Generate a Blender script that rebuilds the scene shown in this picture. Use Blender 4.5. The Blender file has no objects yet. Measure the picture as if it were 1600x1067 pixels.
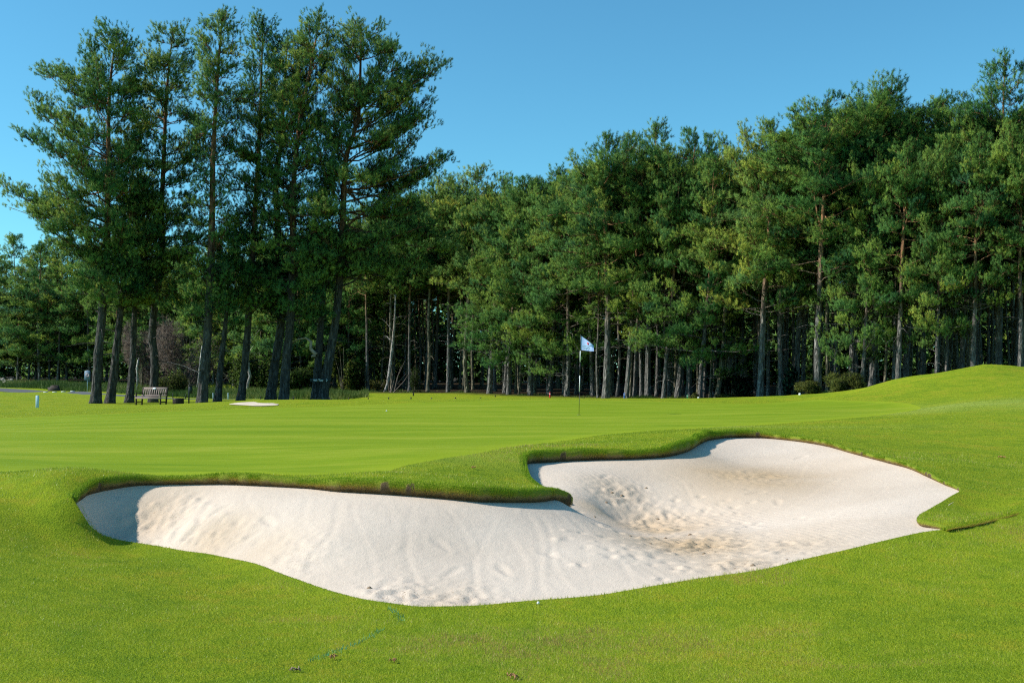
import bpy, math, random, time
import numpy as np
from mathutils import Vector, Matrix, geometry
T0 = time.time()
random.seed(7)
C = bpy.context.scene.collection
SC = bpy.context.scene

# ------------------------------------------------------------------ camera
F, EYE = 1716.0, 1.0
PITCH = math.atan(56.5 / F)
CP, SP = math.cos(PITCH), math.sin(PITCH)
cam_d = bpy.data.cameras.new('camera'); cam = bpy.data.objects.new('camera', cam_d); C.objects.link(cam)
cam_d.sensor_width = 36; cam_d.lens = 36 * F / 1600; cam_d.clip_end = 3000; cam_d.clip_start = 0.05
cam.location = (0, 0, EYE); cam.rotation_euler = (math.pi / 2 + PITCH, 0, 0)
SC.camera = cam

def at(u, v, d):
    """point at forward distance d on the line of sight of photo pixel (u, v)"""
    x = (u - 800) / F; yu = -(v - 533.5) / F
    Y = CP - SP * yu; Z = SP + CP * yu
    return np.array([x / Y * d, d, EYE + Z / Y * d])

# ------------------------------------------------------------------ helpers
def mk(name, V, faces, mat=None, parent=None, smooth=False, attrs=None, link=True):
    """one mesh object from numpy arrays; faces is one (m,k) array or a list of them"""
    V = np.asarray(V, np.float32).reshape(-1, 3)
    if not isinstance(faces, list): faces = [faces]
    faces = [np.asarray(f, np.int32) for f in faces if len(f)]
    me = bpy.data.meshes.new(name)
    me.vertices.add(len(V)); me.vertices.foreach_set('co', V.ravel())
    idx = np.concatenate([f.ravel() for f in faces])
    tot = np.concatenate([np.full(len(f), f.shape[1], np.int32) for f in faces])
    st = np.concatenate([[0], np.cumsum(tot)[:-1]]).astype(np.int32)
    me.loops.add(len(idx)); me.loops.foreach_set('vertex_index', idx)
    me.polygons.add(len(tot)); me.polygons.foreach_set('loop_start', st)
    if smooth: me.polygons.foreach_set('use_smooth', np.ones(len(tot), bool))
    for k, a in (attrs or {}).items():
        a = np.asarray(a, np.float32)
        if a.ndim == 2: at_ = me.attributes.new(k, 'FLOAT_VECTOR', 'POINT'); at_.data.foreach_set('vector', a.ravel())
        else: at_ = me.attributes.new(k, 'FLOAT', 'POINT'); at_.data.foreach_set('value', a)
    me.update(calc_edges=True)
    if mat: me.materials.append(mat)
    o = bpy.data.objects.new(name, me)
    if link: C.objects.link(o)
    if parent: o.parent = parent
    return o

def tag(o, label=None, cat=None, group=None, kind=None):
    if label: o['label'] = label
    if cat: o['category'] = cat
    if group: o['group'] = group
    if kind: o['kind'] = kind
    return o

def empty(name, loc, rz=0.0):
    o = bpy.data.objects.new(name, None); C.objects.link(o)
    o.empty_display_size = .2
    o.location = [float(a) for a in loc]; o.rotation_euler = (0, 0, rz)
    return o

class MB:
    """collects boxes, tubes and lathes into one mesh"""
    def __init__(s): s.V = []; s.F4 = []; s.F3 = []; s.n = 0
    def add(s, V, F4=(), F3=()):
        V = np.asarray(V, float).reshape(-1, 3); s.V.append(V)
        if len(F4): s.F4.append(np.asarray(F4) + s.n)
        if len(F3): s.F3.append(np.asarray(F3) + s.n)
        s.n += len(V)
    def box(s, c, size, rot=None, bev=0.0):
        x, y, z = [a / 2 for a in size]; b = min(bev, x * .9, y * .9, z * .9)
        if b <= 0:
            V = np.array([[i * x, j * y, k * z] for i in (-1, 1) for j in (-1, 1) for k in (-1, 1)])
            Fc = [[0, 1, 3, 2], [4, 6, 7, 5], [0, 4, 5, 1], [2, 3, 7, 6], [0, 2, 6, 4], [1, 5, 7, 3]]
        else:
            ring = [(-x + b, -y), (x - b, -y), (x, -y + b), (x, y - b), (x - b, y), (-x + b, y), (-x, y - b), (-x, -y + b)]
            ins = [(-x + b, -y + b), (x - b, -y + b), (x - b, -y + b), (x - b, y - b), (x - b, y - b), (-x + b, y - b), (-x + b, y - b), (-x + b, -y + b)]
            V = [(p[0], p[1], zz) for zz in (-z + b, z - b) for p in ring] + [(p[0], p[1], zz) for zz in (-z, z) for p in ins]
            V = np.array(V); Fc = []
            for i in range(8):
                j = (i + 1) % 8
                Fc += [[i, j, 8 + j, 8 + i], [16 + i, 16 + j, j, i], [8 + i, 8 + j, 24 + j, 24 + i]]
            Fc += [[16, 22, 20, 18], [24, 26, 28, 30]]
        if rot is not None: V = V @ np.array(rot).T
        s.add(V + np.array(c), Fc)
        return s
    def tube(s, P, R, n=8, caps=True, seed=None, rough=0.0):
        P = np.asarray(P, float); R = np.asarray(R, float) * np.ones(len(P))
        T = np.gradient(P, axis=0); T /= np.linalg.norm(T, axis=1)[:, None] + 1e-9
        ref = np.array([0, 1, 0.]) if abs(T[0][1]) < .8 else np.array([1., 0, 0])
        A = np.cross(T, ref); A /= np.linalg.norm(A, axis=1)[:, None] + 1e-9
        B = np.cross(T, A)
        th = np.arange(n) / n * 2 * math.pi
        Rr = R[:, None] * np.ones((1, n))
        if rough:
            g = np.random.default_rng(seed or 0)
            Rr = Rr * (1 + rough * (g.random((len(P), n)) - .5) + rough * .7 * (g.random((1, n)) - .5))
        V = P[:, None, :] + Rr[..., None] * (np.cos(th)[None, :, None] * A[:, None, :] + np.sin(th)[None, :, None] * B[:, None, :])
        m = len(P); i = np.arange(m - 1)[:, None] * n; j = np.arange(n)[None, :]; k = (j + 1) % n
        Fq = np.stack([i + j, i + k, i + n + k, i + n + j], -1).reshape(-1, 4)
        V = V.reshape(-1, 3); F3 = []
        if caps:
            V = np.vstack([V, P[:1], P[-1:]]); q = m * n
            F3 = [[(a + 1) % n, a, q] for a in range(n)] + [[(m - 1) * n + a, (m - 1) * n + (a + 1) % n, q + 1] for a in range(n)]
        s.add(V, Fq, F3)
        return s
    def prof(s, c, pts, n=16):
        """lathe: pts = (radius, z)"""
        c = np.array(c, float)
        return s.tube([c + [0, 0, z] for r, z in pts], [r for r, z in pts], n)
    def build(s, name, mat, parent=None, smooth=False):
        fs = []
        if s.F4: fs.append(np.vstack(s.F4))
        if s.F3: fs.append(np.vstack(s.F3))
        return mk(name, np.vstack(s.V), fs, mat, parent, smooth)

def rotz(a):
    c, s = math.cos(a), math.sin(a); return np.array([[c, -s, 0], [s, c, 0], [0, 0, 1]])

def catmull(P, n_per=12, closed=False):
    P = np.asarray(P, float); out = []
    m = len(P); rng = range(m) if closed else range(m - 1)
    for i in rng:
        p0 = P[(i - 1) % m] if closed or i > 0 else 2 * P[0] - P[1]
        p1, p2 = P[i], P[(i + 1) % m]
        p3 = P[(i + 2) % m] if closed or i + 2 < m else 2 * P[-1] - P[-2]
        # centripetal-like damping for uneven spacing
        l1 = np.linalg.norm((p2 - p1)[:2]) + 1e-6; l0 = np.linalg.norm((p1 - p0)[:2]) + 1e-6; l2 = np.linalg.norm((p3 - p2)[:2]) + 1e-6
        m1 = ((p1 - p0) / l0 + (p2 - p1) / l1) * .5 * min(l1, (l0 + l1) * .5)
        m2 = ((p2 - p1) / l1 + (p3 - p2) / l2) * .5 * min(l1, (l1 + l2) * .5)
        t = np.arange(n_per)[:, None] / n_per
        out.append((2 * t**3 - 3 * t**2 + 1) * p1 + (t**3 - 2 * t**2 + t) * m1 + (-2 * t**3 + 3 * t**2) * p2 + (t**3 - t**2) * m2)
    out = np.vstack(out)
    return out if closed else np.vstack([out, P[-1:]])

def resample(P, step, closed=False):
    Q = np.vstack([P, P[:1]]) if closed else P
    L = np.concatenate([[0], np.cumsum(np.linalg.norm(np.diff(Q[:, :2], axis=0), axis=1))])
    n = max(2, int(round(L[-1] / step)))
    s = np.linspace(0, L[-1], n + 1)
    R = np.stack([np.interp(s, L, Q[:, k]) for k in range(Q.shape[1])], 1)
    return R[:-1] if closed else R

def inside(P, poly):
    x, y = P[:, 0], P[:, 1]; r = np.zeros(len(P), bool)
    a = poly; b = np.roll(poly, -1, axis=0)
    for (x1, y1), (x2, y2) in zip(a[:, :2], b[:, :2]):
        if y1 == y2: continue
        c = ((y1 > y) != (y2 > y)) & (x < (x2 - x1) * (y - y1) / (y2 - y1) + x1)
        r ^= c
    return r

def dist_poly(P, poly, closed=True):
    a = poly[:, :2]; b = np.roll(a, -1, axis=0)
    if not closed: a, b = a[:-1], b[:-1]
    d = np.full(len(P), 1e9)
    for p, q in zip(a, b):
        e = q - p; t = np.clip(((P[:, :2] - p) @ e) / (e @ e + 1e-12), 0, 1)
        d = np.minimum(d, np.hypot(P[:, 0] - p[0] - t * e[0], P[:, 1] - p[1] - t * e[1]))
    return d

class TPS:
    def __init__(s, P, z, lam=1e-4):
        s.P = np.asarray(P, float); z = np.asarray(z, float); n = len(z)
        K = s.k(s.P, s.P) + lam * np.eye(n)
        Q = np.hstack([np.ones((n, 1)), s.P])
        A = np.block([[K, Q], [Q.T, np.zeros((3, 3))]])
        s.w = np.linalg.solve(A, np.concatenate([z, np.zeros(3)]))
    def k(s, A, B):
        r2 = ((A[:, None, :] - B[None, :, :])**2).sum(-1)
        return .5 * r2 * np.log(r2 + 1e-12)
    def __call__(s, X):
        X = np.asarray(X, float); out = np.empty(len(X))
        for i in range(0, len(X), 8000):
            x = X[i:i + 8000]
            out[i:i + 8000] = s.k(x, s.P) @ s.w[:-3] + s.w[-3] + x @ s.w[-2:]
        return out

def vnoise(P, scale, seed=0):
    """cheap smooth value noise on 2-D points, -1..1"""
    q = np.asarray(P, float)[:, :2] / scale; i = np.floor(q).astype(np.int64); f = q - i; f = f * f * (3 - 2 * f)
    def h(a, b):
        n = (a * 374761393 + b * 668265263 + seed * 974711) & 0xffffffff
        n = ((n ^ (n >> 13)) * 1274126177) & 0xffffffff
        return ((n ^ (n >> 16)) & 0xffff) / 32767.5 - 1
    a = h(i[:, 0], i[:, 1]); b = h(i[:, 0] + 1, i[:, 1]); c = h(i[:, 0], i[:, 1] + 1); d = h(i[:, 0] + 1, i[:, 1] + 1)
    return (a * (1 - f[:, 0]) + b * f[:, 0]) * (1 - f[:, 1]) + (c * (1 - f[:, 0]) + d * f[:, 0]) * f[:, 1]

# ------------------------------------------------------------------ materials
def mat_new(name):
    m = bpy.data.materials.new(name); m.use_nodes = True
    nt = m.node_tree; bs = nt.nodes['Principled BSDF']
    bs.inputs['Roughness'].default_value = .9
    bs.inputs['Specular IOR Level'].default_value = .25
    return m, nt, bs
def N(nt, t, **kw):
    n = nt.nodes.new(t)
    for k, v in kw.items():
        if k in n.inputs: n.inputs[k].default_value = v
        else: setattr(n, k, v)
    return n
def L(nt, a, b): nt.links.new(a, b)
def ramp(nt, stops):
    r = nt.nodes.new('ShaderNodeValToRGB'); e = r.color_ramp.elements
    while len(e) < len(stops): e.new(.5)
    for x, (p, c) in zip(e, stops): x.position = p; x.color = (*c, 1)
    return r
def noise_n(nt, scale, detail=4, rough=.55, vec=None, dist=0.0):
    n = N(nt, 'ShaderNodeTexNoise', Scale=scale, Detail=detail, Roughness=rough, Distortion=dist)
    if vec is not None: L(nt, vec, n.inputs['Vector'])
    return n
def mixc(nt, fac, a, b, mode='MIX'):
    m = nt.nodes.new('ShaderNodeMix'); m.data_type = 'RGBA'; m.blend_type = mode
    for i, x in ((0, fac), (6, a), (7, b)):
        if isinstance(x, (int, float)): m.inputs[i].default_value = x
        elif isinstance(x, tuple): m.inputs[i].default_value = (*x, 1)
        else: L(nt, x, m.inputs[i])
    return m.outputs[2]
def bump(nt, bs, h, strength=.5, dist=.02):
    b = N(nt, 'ShaderNodeBump', Strength=strength, Distance=dist); L(nt, h, b.inputs['Height']); L(nt, b.outputs[0], bs.inputs['Normal'])
def plain(name, col, rough=.6, spec=.3, var=.15, scale=9.0, bmp=0.0):
    m, nt, bs = mat_new(name)
    tc = N(nt, 'ShaderNodeTexCoord'); n = noise_n(nt, scale, 5, .6, tc.outputs['Object'])
    r = ramp(nt, [(.3, tuple(c * (1 - var) for c in col)), (.7, tuple(min(1, c * (1 + var)) for c in col))])
    L(nt, n.outputs['Fac'], r.inputs[0]); L(nt, r.outputs[0], bs.inputs['Base Color'])
    bs.inputs['Roughness'].default_value = rough; bs.inputs['Specular IOR Level'].default_value = spec
    if bmp: bump(nt, bs, n.outputs['Fac'], bmp, .01)
    return m
def mapping(nt, scale, coord='Object'):
    tc = N(nt, 'ShaderNodeTexCoord'); mp = N(nt, 'ShaderNodeMapping'); mp.inputs['Scale'].default_value = scale
    L(nt, tc.outputs[coord], mp.inputs[0]); return mp.outputs[0]
def attr(nt, name):
    a = N(nt, 'ShaderNodeAttribute'); a.attribute_name = name; return a.outputs['Fac']

GR_A, GR_B, GR_C = (.15, .235, .012), (.245, .31, .015), (.33, .30, .025)   # rough grass: deep, fresh, straw
def mat_rough():
    m, nt, bs = mat_new('rough_turf')
    p = mapping(nt, (1, 1, 1))
    n1 = noise_n(nt, .8, 5, .62, p); n2 = noise_n(nt, 4.5, 5, .65, p); n3 = noise_n(nt, 60, 3, .7, p)
    r1 = ramp(nt, [(.36, GR_A), (.52, GR_B), (.66, GR_C)])
    s = N(nt, 'ShaderNodeMath', operation='ADD'); s2 = N(nt, 'ShaderNodeMath', operation='MULTIPLY'); s2.inputs[1].default_value = .5
    L(nt, n1.outputs['Fac'], s.inputs[0]); L(nt, n2.outputs['Fac'], s.inputs[1]); L(nt, s.outputs[0], s2.inputs[0])
    L(nt, s2.outputs[0], r1.inputs[0])
    r3 = ramp(nt, [(.25, (.55, .6, .5)), (.75, (1.35, 1.3, 1.3))]); L(nt, n3.outputs['Fac'], r3.inputs[0])
    c = mixc(nt, .8, r1.outputs[0], r3.outputs[0], 'MULTIPLY')
    c = mixc(nt, attr(nt, 'pale'), c, (.30, .36, .07))
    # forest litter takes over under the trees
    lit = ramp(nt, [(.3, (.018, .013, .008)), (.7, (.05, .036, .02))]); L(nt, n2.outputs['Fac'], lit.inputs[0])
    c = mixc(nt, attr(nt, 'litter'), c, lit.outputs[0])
    L(nt, c, bs.inputs['Base Color']); bump(nt, bs, n3.outputs['Fac'], .9, .03)
    bs.inputs['Specular IOR Level'].default_value = .06
    return m
def mat_green():
    m, nt, bs = mat_new('green_turf')
    p = mapping(nt, (.18, 1.1, 1)); q = mapping(nt, (1, 1, 1))
    n1 = noise_n(nt, .8, 5, .6, p, .3); n2 = noise_n(nt, 6, 4, .6, p); n3 = noise_n(nt, 90, 2, .6, q)
    s = N(nt, 'ShaderNodeMix'); s.data_type = 'FLOAT'; s.inputs[0].default_value = .4
    L(nt, n1.outputs['Fac'], s.inputs[2]); L(nt, n2.outputs['Fac'], s.inputs[3])
    r1 = ramp(nt, [(.36, (.14, .225, .009)), (.5, (.19, .265, .012)), (.64, (.265, .31, .028))]); L(nt, s.outputs[0], r1.inputs[0])
    r3 = ramp(nt, [(.2, (.78, .8, .75)), (.8, (1.2, 1.18, 1.2))]); L(nt, n3.outputs['Fac'], r3.inputs[0])
    c = mixc(nt, .7, r1.outputs[0], r3.outputs[0], 'MULTIPLY')
    c = mixc(nt, attr(nt, 'edge'), c, GR_B)
    L(nt, c, bs.inputs['Base Color']); bump(nt, bs, n3.outputs['Fac'], .4, .012)
    bs.inputs['Specular IOR Level'].default_value = .06
    return m
def mat_lip():
    m, nt, bs = mat_new('turf_edge')
    p = mapping(nt, (1, 1, 1)); n = noise_n(nt, 14, 5, .65, p); n2 = noise_n(nt, 70, 3, .7, p)
    a = N(nt, 'ShaderNodeMath', operation='ADD'); L(nt, attr(nt, 'depth'), a.inputs[0])
    b = N(nt, 'ShaderNodeMath', operation='MULTIPLY_ADD'); b.inputs[1].default_value = .7; b.inputs[2].default_value = -.35
    L(nt, n.outputs['Fac'], b.inputs[0]); L(nt, b.outputs[0], a.inputs[1])
    r = ramp(nt, [(.2, (.2, .26, .012)), (.5, (.22, .24, .02)), (.72, (.27, .19, .07)), (.95, (.12, .08, .04))]); L(nt, a.outputs[0], r.inputs[0])
    r3 = ramp(nt, [(.25, (.5, .5, .5)), (.75, (1.3, 1.3, 1.3))]); L(nt, n2.outputs['Fac'], r3.inputs[0])
    L(nt, mixc(nt, .8, r.outputs[0], r3.outputs[0], 'MULTIPLY'), bs.inputs['Base Color']); bump(nt, bs, n2.outputs['Fac'], 1, .02)
    return m
def mat_sand():
    m, nt, bs = mat_new('bunker_sand')
    p = mapping(nt, (1, 1, 1)); n1 = noise_n(nt, 1.1, 4, .5, p); n2 = noise_n(nt, 18, 5, .7, p); n3 = noise_n(nt, 170, 2, .7, p); n4 = noise_n(nt, 45, 4, .75, p)
    r = ramp(nt, [(.3, (.61, .50, .405)), (.7, (.69, .575, .475))]); L(nt, n1.outputs['Fac'], r.inputs[0])
    c = mixc(nt, attr(nt, 'damp'), r.outputs[0], (.50, .36, .225))
    r3 = ramp(nt, [(.25, (.80, .79, .78)), (.6, (1.04, 1.04, 1.04))]); L(nt, n3.outputs['Fac'], r3.inputs[0])
    c = mixc(nt, .75, c, r3.outputs[0], 'MULTIPLY')
    sp = ramp(nt, [(.59, (0, 0, 0)), (.64, (1, 1, 1))]); L(nt, n4.outputs['Fac'], sp.inputs[0])
    sm = N(nt, 'ShaderNodeMath', operation='MULTIPLY'); L(nt, sp.outputs[0], sm.inputs[0]); L(nt, attr(nt, 'debris'), sm.inputs[1])
    c = mixc(nt, sm.outputs[0], c, (.22, .15, .09))
    L(nt, c, bs.inputs['Base Color'])
    ad = N(nt, 'ShaderNodeMath', operation='MULTIPLY_ADD'); ad.inputs[1].default_value = 1.6
    L(nt, n2.outputs['Fac'], ad.inputs[0]); L(nt, n3.outputs['Fac'], ad.inputs[2])
    bump(nt, bs, ad.outputs[0], .5, .010)
    bs.inputs['Specular IOR Level'].default_value = .1
    return m
def mat_blades():
    m, nt, bs = mat_new('grass_blades')
    r = ramp(nt, [(0, (.16, .265, .016)), (.4, (.34, .425, .02)), (.75, (.52, .54, .045)), (.92, (.64, .60, .13)), (1, (.50, .33, .10))])
    L(nt, attr(nt, 'tint'), r.inputs[0]); L(nt, r.outputs[0], bs.inputs['Base Color'])
    bs.inputs['Roughness'].default_value = .42; bs.inputs['Specular IOR Level'].default_value = .4
    tr = N(nt, 'ShaderNodeBsdfTranslucent'); L(nt, r.outputs[0], tr.inputs[0])
    mx = N(nt, 'ShaderNodeMixShader', Fac=.38); L(nt, bs.outputs[0], mx.inputs[1]); L(nt, tr.outputs[0], mx.inputs[2])
    L(nt, mx.outputs[0], nt.nodes['Material Output'].inputs[0])
    return m
def mat_leaf(name, stops, trans=.25, rough=.55, soft=True):
    m, nt, bs = mat_new(name)
    oi = N(nt, 'ShaderNodeObjectInfo')
    r = ramp(nt, stops); L(nt, attr(nt, 'tint'), r.inputs[0])
    h = N(nt, 'ShaderNodeHueSaturation'); L(nt, r.outputs[0], h.inputs['Color'])
    mr = N(nt, 'ShaderNodeMapRange'); mr.inputs[3].default_value = .485; mr.inputs[4].default_value = .53; L(nt, oi.outputs['Random'], mr.inputs[0]); L(nt, mr.outputs[0], h.inputs['Hue'])
    mv = N(nt, 'ShaderNodeMapRange'); mv.inputs[3].default_value = 1.4; mv.inputs[4].default_value = .95; L(nt, oi.outputs['Random'], mv.inputs[0]); L(nt, mv.outputs[0], h.inputs['Value'])
    L(nt, h.outputs[0], bs.inputs['Base Color']); bs.inputs['Roughness'].default_value = rough; bs.inputs['Specular IOR Level'].default_value = .1
    tr = N(nt, 'ShaderNodeBsdfTranslucent'); L(nt, h.outputs[0], tr.inputs[0])
    if soft:   # needles of one tuft share the tuft's rounded normal
        na_ = N(nt, 'ShaderNodeAttribute'); na_.attribute_name = 'nrm'
        vt = N(nt, 'ShaderNodeVectorTransform'); vt.vector_type = 'NORMAL'; vt.convert_from = 'OBJECT'; vt.convert_to = 'WORLD'
        L(nt, na_.outputs['Vector'], vt.inputs[0]); L(nt, vt.outputs[0], bs.inputs['Normal']); L(nt, vt.outputs[0], tr.inputs['Normal'])
    mx = N(nt, 'ShaderNodeMixShader', Fac=trans); L(nt, bs.outputs[0], mx.inputs[1]); L(nt, tr.outputs[0], mx.inputs[2])
    L(nt, mx.outputs[0], nt.nodes['Material Output'].inputs[0])
    return m
def mat_bark(name, low, mid, top, h0=5.0, h1=10.0):
    m, nt, bs = mat_new(name)
    tc = N(nt, 'ShaderNodeTexCoord'); sx = N(nt, 'ShaderNodeSeparateXYZ'); L(nt, tc.outputs['Object'], sx.inputs[0])
    mr = N(nt, 'ShaderNodeMapRange'); mr.inputs[1].default_value = h0; mr.inputs[2].default_value = h1; L(nt, sx.outputs[2], mr.inputs[0])
    p = mapping(nt, (7, 7, 1.6)); n = noise_n(nt, 1.3, 6, .7, p, .6); v = N(nt, 'ShaderNodeTexVoronoi', Scale=1.5); L(nt, p, v.inputs['Vector'])
    n0 = noise_n(nt, .6, 3, .5, tc.outputs['Object'])
    ad = N(nt, 'ShaderNodeMath', operation='MULTIPLY_ADD'); ad.inputs[1].default_value = .6; ad.inputs[2].default_value = -.3
    L(nt, n0.outputs['Fac'], ad.inputs[0]); a2 = N(nt, 'ShaderNodeMath', operation='ADD'); L(nt, ad.outputs[0], a2.inputs[0]); L(nt, mr.outputs[0], a2.inputs[1])
    r = ramp(nt, [(0.05, low), (.5, mid), (.95, top)]); L(nt, a2.outputs[0], r.inputs[0])
    r2 = ramp(nt, [(.36, (.16, .16, .17)), (.52, (.75, .73, .72)), (.68, (2.2, 2.15, 2.1))]); L(nt, n.outputs['Fac'], r2.inputs[0])
    L(nt, mixc(nt, .9, r.outputs[0], r2.outputs[0], 'MULTIPLY'), bs.inputs['Base Color'])
    hh = N(nt, 'ShaderNodeMath', operation='ADD'); L(nt, n.outputs['Fac'], hh.inputs[0]); L(nt, v.outputs[0], hh.inputs[1])
    bump(nt, bs, hh.outputs[0], 1.0, .10)
    return m

M = dict(
    verge=mat_leaf('verge_grass', [(0, (.04, .075, .02)), (.4, (.10, .145, .03)), (.75, (.21, .22, .06)), (1, (.34, .27, .13))], .3, soft=False), thatch=mat_leaf('turf_thatch', [(0, (.14, .24, .014)), (.3, (.26, .35, .018)), (.5, (.34, .33, .04)), (.72, (.44, .29, .09)), (1, (.20, .12, .05))], .3, soft=False), rough=mat_rough(), green=mat_green(), lip=mat_lip(), sand=mat_sand(), blades=mat_blades(),
    needles=mat_leaf('pine_needles', [(0, (.055, .165, .064)), (.35, (.14, .29, .066)), (.7, (.30, .41, .066)), (1, (.44, .49, .075))], .36),
    leaf=mat_leaf('broad_leaves', [(0, (.05, .09, .02)), (.5, (.10, .15, .025)), (1, (.18, .2, .035))], .35),
    gorse=mat_leaf('gorse_leaves', [(0, (.045, .07, .018)), (.5, (.09, .12, .022)), (1, (.16, .17, .04))], .25),
    laurel=mat_leaf('glossy_leaves', [(0, (.015, .04, .02)), (1, (.04, .09, .04))], .1, .25),
    twig=mat_leaf('bare_twigs', [(0, (.07, .055, .045)), (1, (.2, .165, .14))], .05),
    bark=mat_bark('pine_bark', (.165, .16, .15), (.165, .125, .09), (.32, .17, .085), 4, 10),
    bark_shade=mat_bark('shaded_pine_bark', (.075, .073, .07), (.085, .062, .046), (.24, .12, .06), 5, 11),  # darker pine bark: the left group's shade is put into its colour
    darkbark=mat_bark('mossy_pine_bark', (.19, .175, .12), (.21, .175, .115), (.32, .19, .10), 5, 13),
    birch=mat_bark('birch_bark', (.40, .385, .36), (.44, .425, .40), (.34, .30, .26), 1, 6),
    barewood=plain('bare_wood', (.36, .28, .22), .8, .2, .3, 5),
    twigb=plain('dry_twigs', (.16, .13, .11), .9, .1, .3, 6),
    asphalt=plain('asphalt', (.10, .105, .115), .9, .2, .2, 6, .3),
    white=plain('white_paint', (.78, .78, .78), .45, .4, .04),
    black=plain('black_paint', (.012, .012, .013), .4, .4, .1),
    wood=plain('weathered_wood', (.23, .17, .15), .7, .25, .25, 14, .2),
    darkwood=plain('dark_timber', (.035, .025, .02), .75, .2, .3, 14, .2),
    sunpatch_signwhite=plain('sunpatch_sign_paint', (.7, .75, .78), .4, .4, .05),  # pale tone for the bench's painted sunlight patch and the sign lettering
    flag=plain('flag_cloth', (.36, .48, .78), .8, .1, .04),
    red=plain('red_paint', (.55, .02, .03), .5, .4, .06),
    blue=plain('blue_paint', (.03, .12, .45), .5, .4, .06),
    greenp=plain('green_paint', (.02, .22, .09), .5, .4, .06),
    palepost=plain('pale_blue_plastic', (.42, .58, .68), .5, .3, .05),
    signblue=plain('slate_sign', (.13, .22, .31), .6, .3, .06),
    signdark=plain('dark_green_sign', (.006, .016, .016), .5, .3, .1),
    rock=plain('dark_rock', (.05, .042, .036), .9, .2, .4, 4, .6),
    paler=plain('pale_rock', (.33, .3, .27), .9, .2, .3, 4, .6),
    dye=plain('turf_dye', (.02, .30, .20), .6, .2, .15),
    leafb=plain('dead_leaf', (.34, .18, .075), .8, .2, .3, 40),
    clod=plain('dirt_clod', (.26, .19, .13), .9, .1, .4, 30, .4),
)

# ------------------------------------------------------------------ terrain heights
OUT = [  # bunker outline: photo pixel, distance, turf edge height, and whether the pixel is the turf's upper edge
 (112,800,10.25,.16,0),(116,822,10.35,.15,0),(136,839,10.4,.09,0),(172,847,10.4,.045,0),(240,857,10.2,.035,0),(340,873,9.6,.03,0),(400,886,9.2,.03,0),
 (450,905,8.8,.03,0),(500,922,8.5,.03,0),(560,940,8.15,.03,0),(610,948,8.02,.03,0),(650,953,7.95,.03,0),(700,952.5,7.95,.03,0),(760,949,8.0,.03,0),
 (850,942,8.1,.03,0),(930,935,8.2,.03,0),(1020,920,8.4,.03,0),(1100,907,8.6,.03,0),(1200,893,8.8,.03,0),(1250,880,9.0,.03,0),(1330,862,9.25,.03,0),
 (1400,845,9.5,.03,0),(1440,836,9.65,.03,0),(1485,829,9.78,.035,0),(1462,825.5,9.95,.065,0),(1440,822,10.1,.07,0),(1437,812,10.3,.05,0),(1455,798,10.7,.035,0),
 (1480,783,11.1,.035,0),(1502,770,11.5,.045,0),(1475,757,12.1,.06,0),(1445,743,12.8,.08,0),(1420,732,13.5,.08,0),(1375,720,14.3,.09,0),(1330,708,15.3,.09,0),
 (1290,697,16.2,.10,0),(1240,689,17.0,.11,0),(1190,684.5,17.5,.13,0),(1140,684,17.4,.16,0),(1108,688,17.0,.18,0),(1090,696,16.3,.19,0),(1072,706,15.4,.18,0),
 (1040,714,14.8,.17,0),(1000,717,14.6,.17,0),(900,720,14.4,.17,0),(850,723,14.2,.18,0),(820,726,13.8,.18,0),(822,735,12.8,.17,1),(836,750,12.1,.17,1),
 (860,766,11.6,.16,1),(880,775,11.4,.14,1),(889,787,11.25,.14,0),(871,782,11.2,.165,0),(842,784,10.92,.17,0),(800,785,10.58,.165,0),(740,783.5,10.38,.16,0),
 (680,778,10.42,.15,0),(600,772,10.5,.15,0),(530,768,10.62,.14,0),(480,763,10.8,.13,0),(400,758.5,11.0,.13,0),(350,756.5,11.15,.13,0),(280,757,11.25,.13,0),
 (220,758,11.25,.13,0),(178,763,11.1,.14,0),(143,771,10.85,.16,0),(119,784,10.5,.16,0)]
rows = []
for u, v, d, h, top in OUT:
    p = at(u, v, d); rows.append([p[0], p[1], p[2] - (h if top else 0), h])
OUTW = resample(catmull(np.array(rows), 12, True), .05, True)      # X, Y, sand height, edge height
nO = len(OUTW)
# small irregularities of the cut edge
sO = np.arange(nO) * .05
OUTW[:, 3] *= .84; OUTW[:, 3] *= 1 + .16 * vnoise(np.stack([sO, sO * 0], 1), .35, 5)

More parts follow.
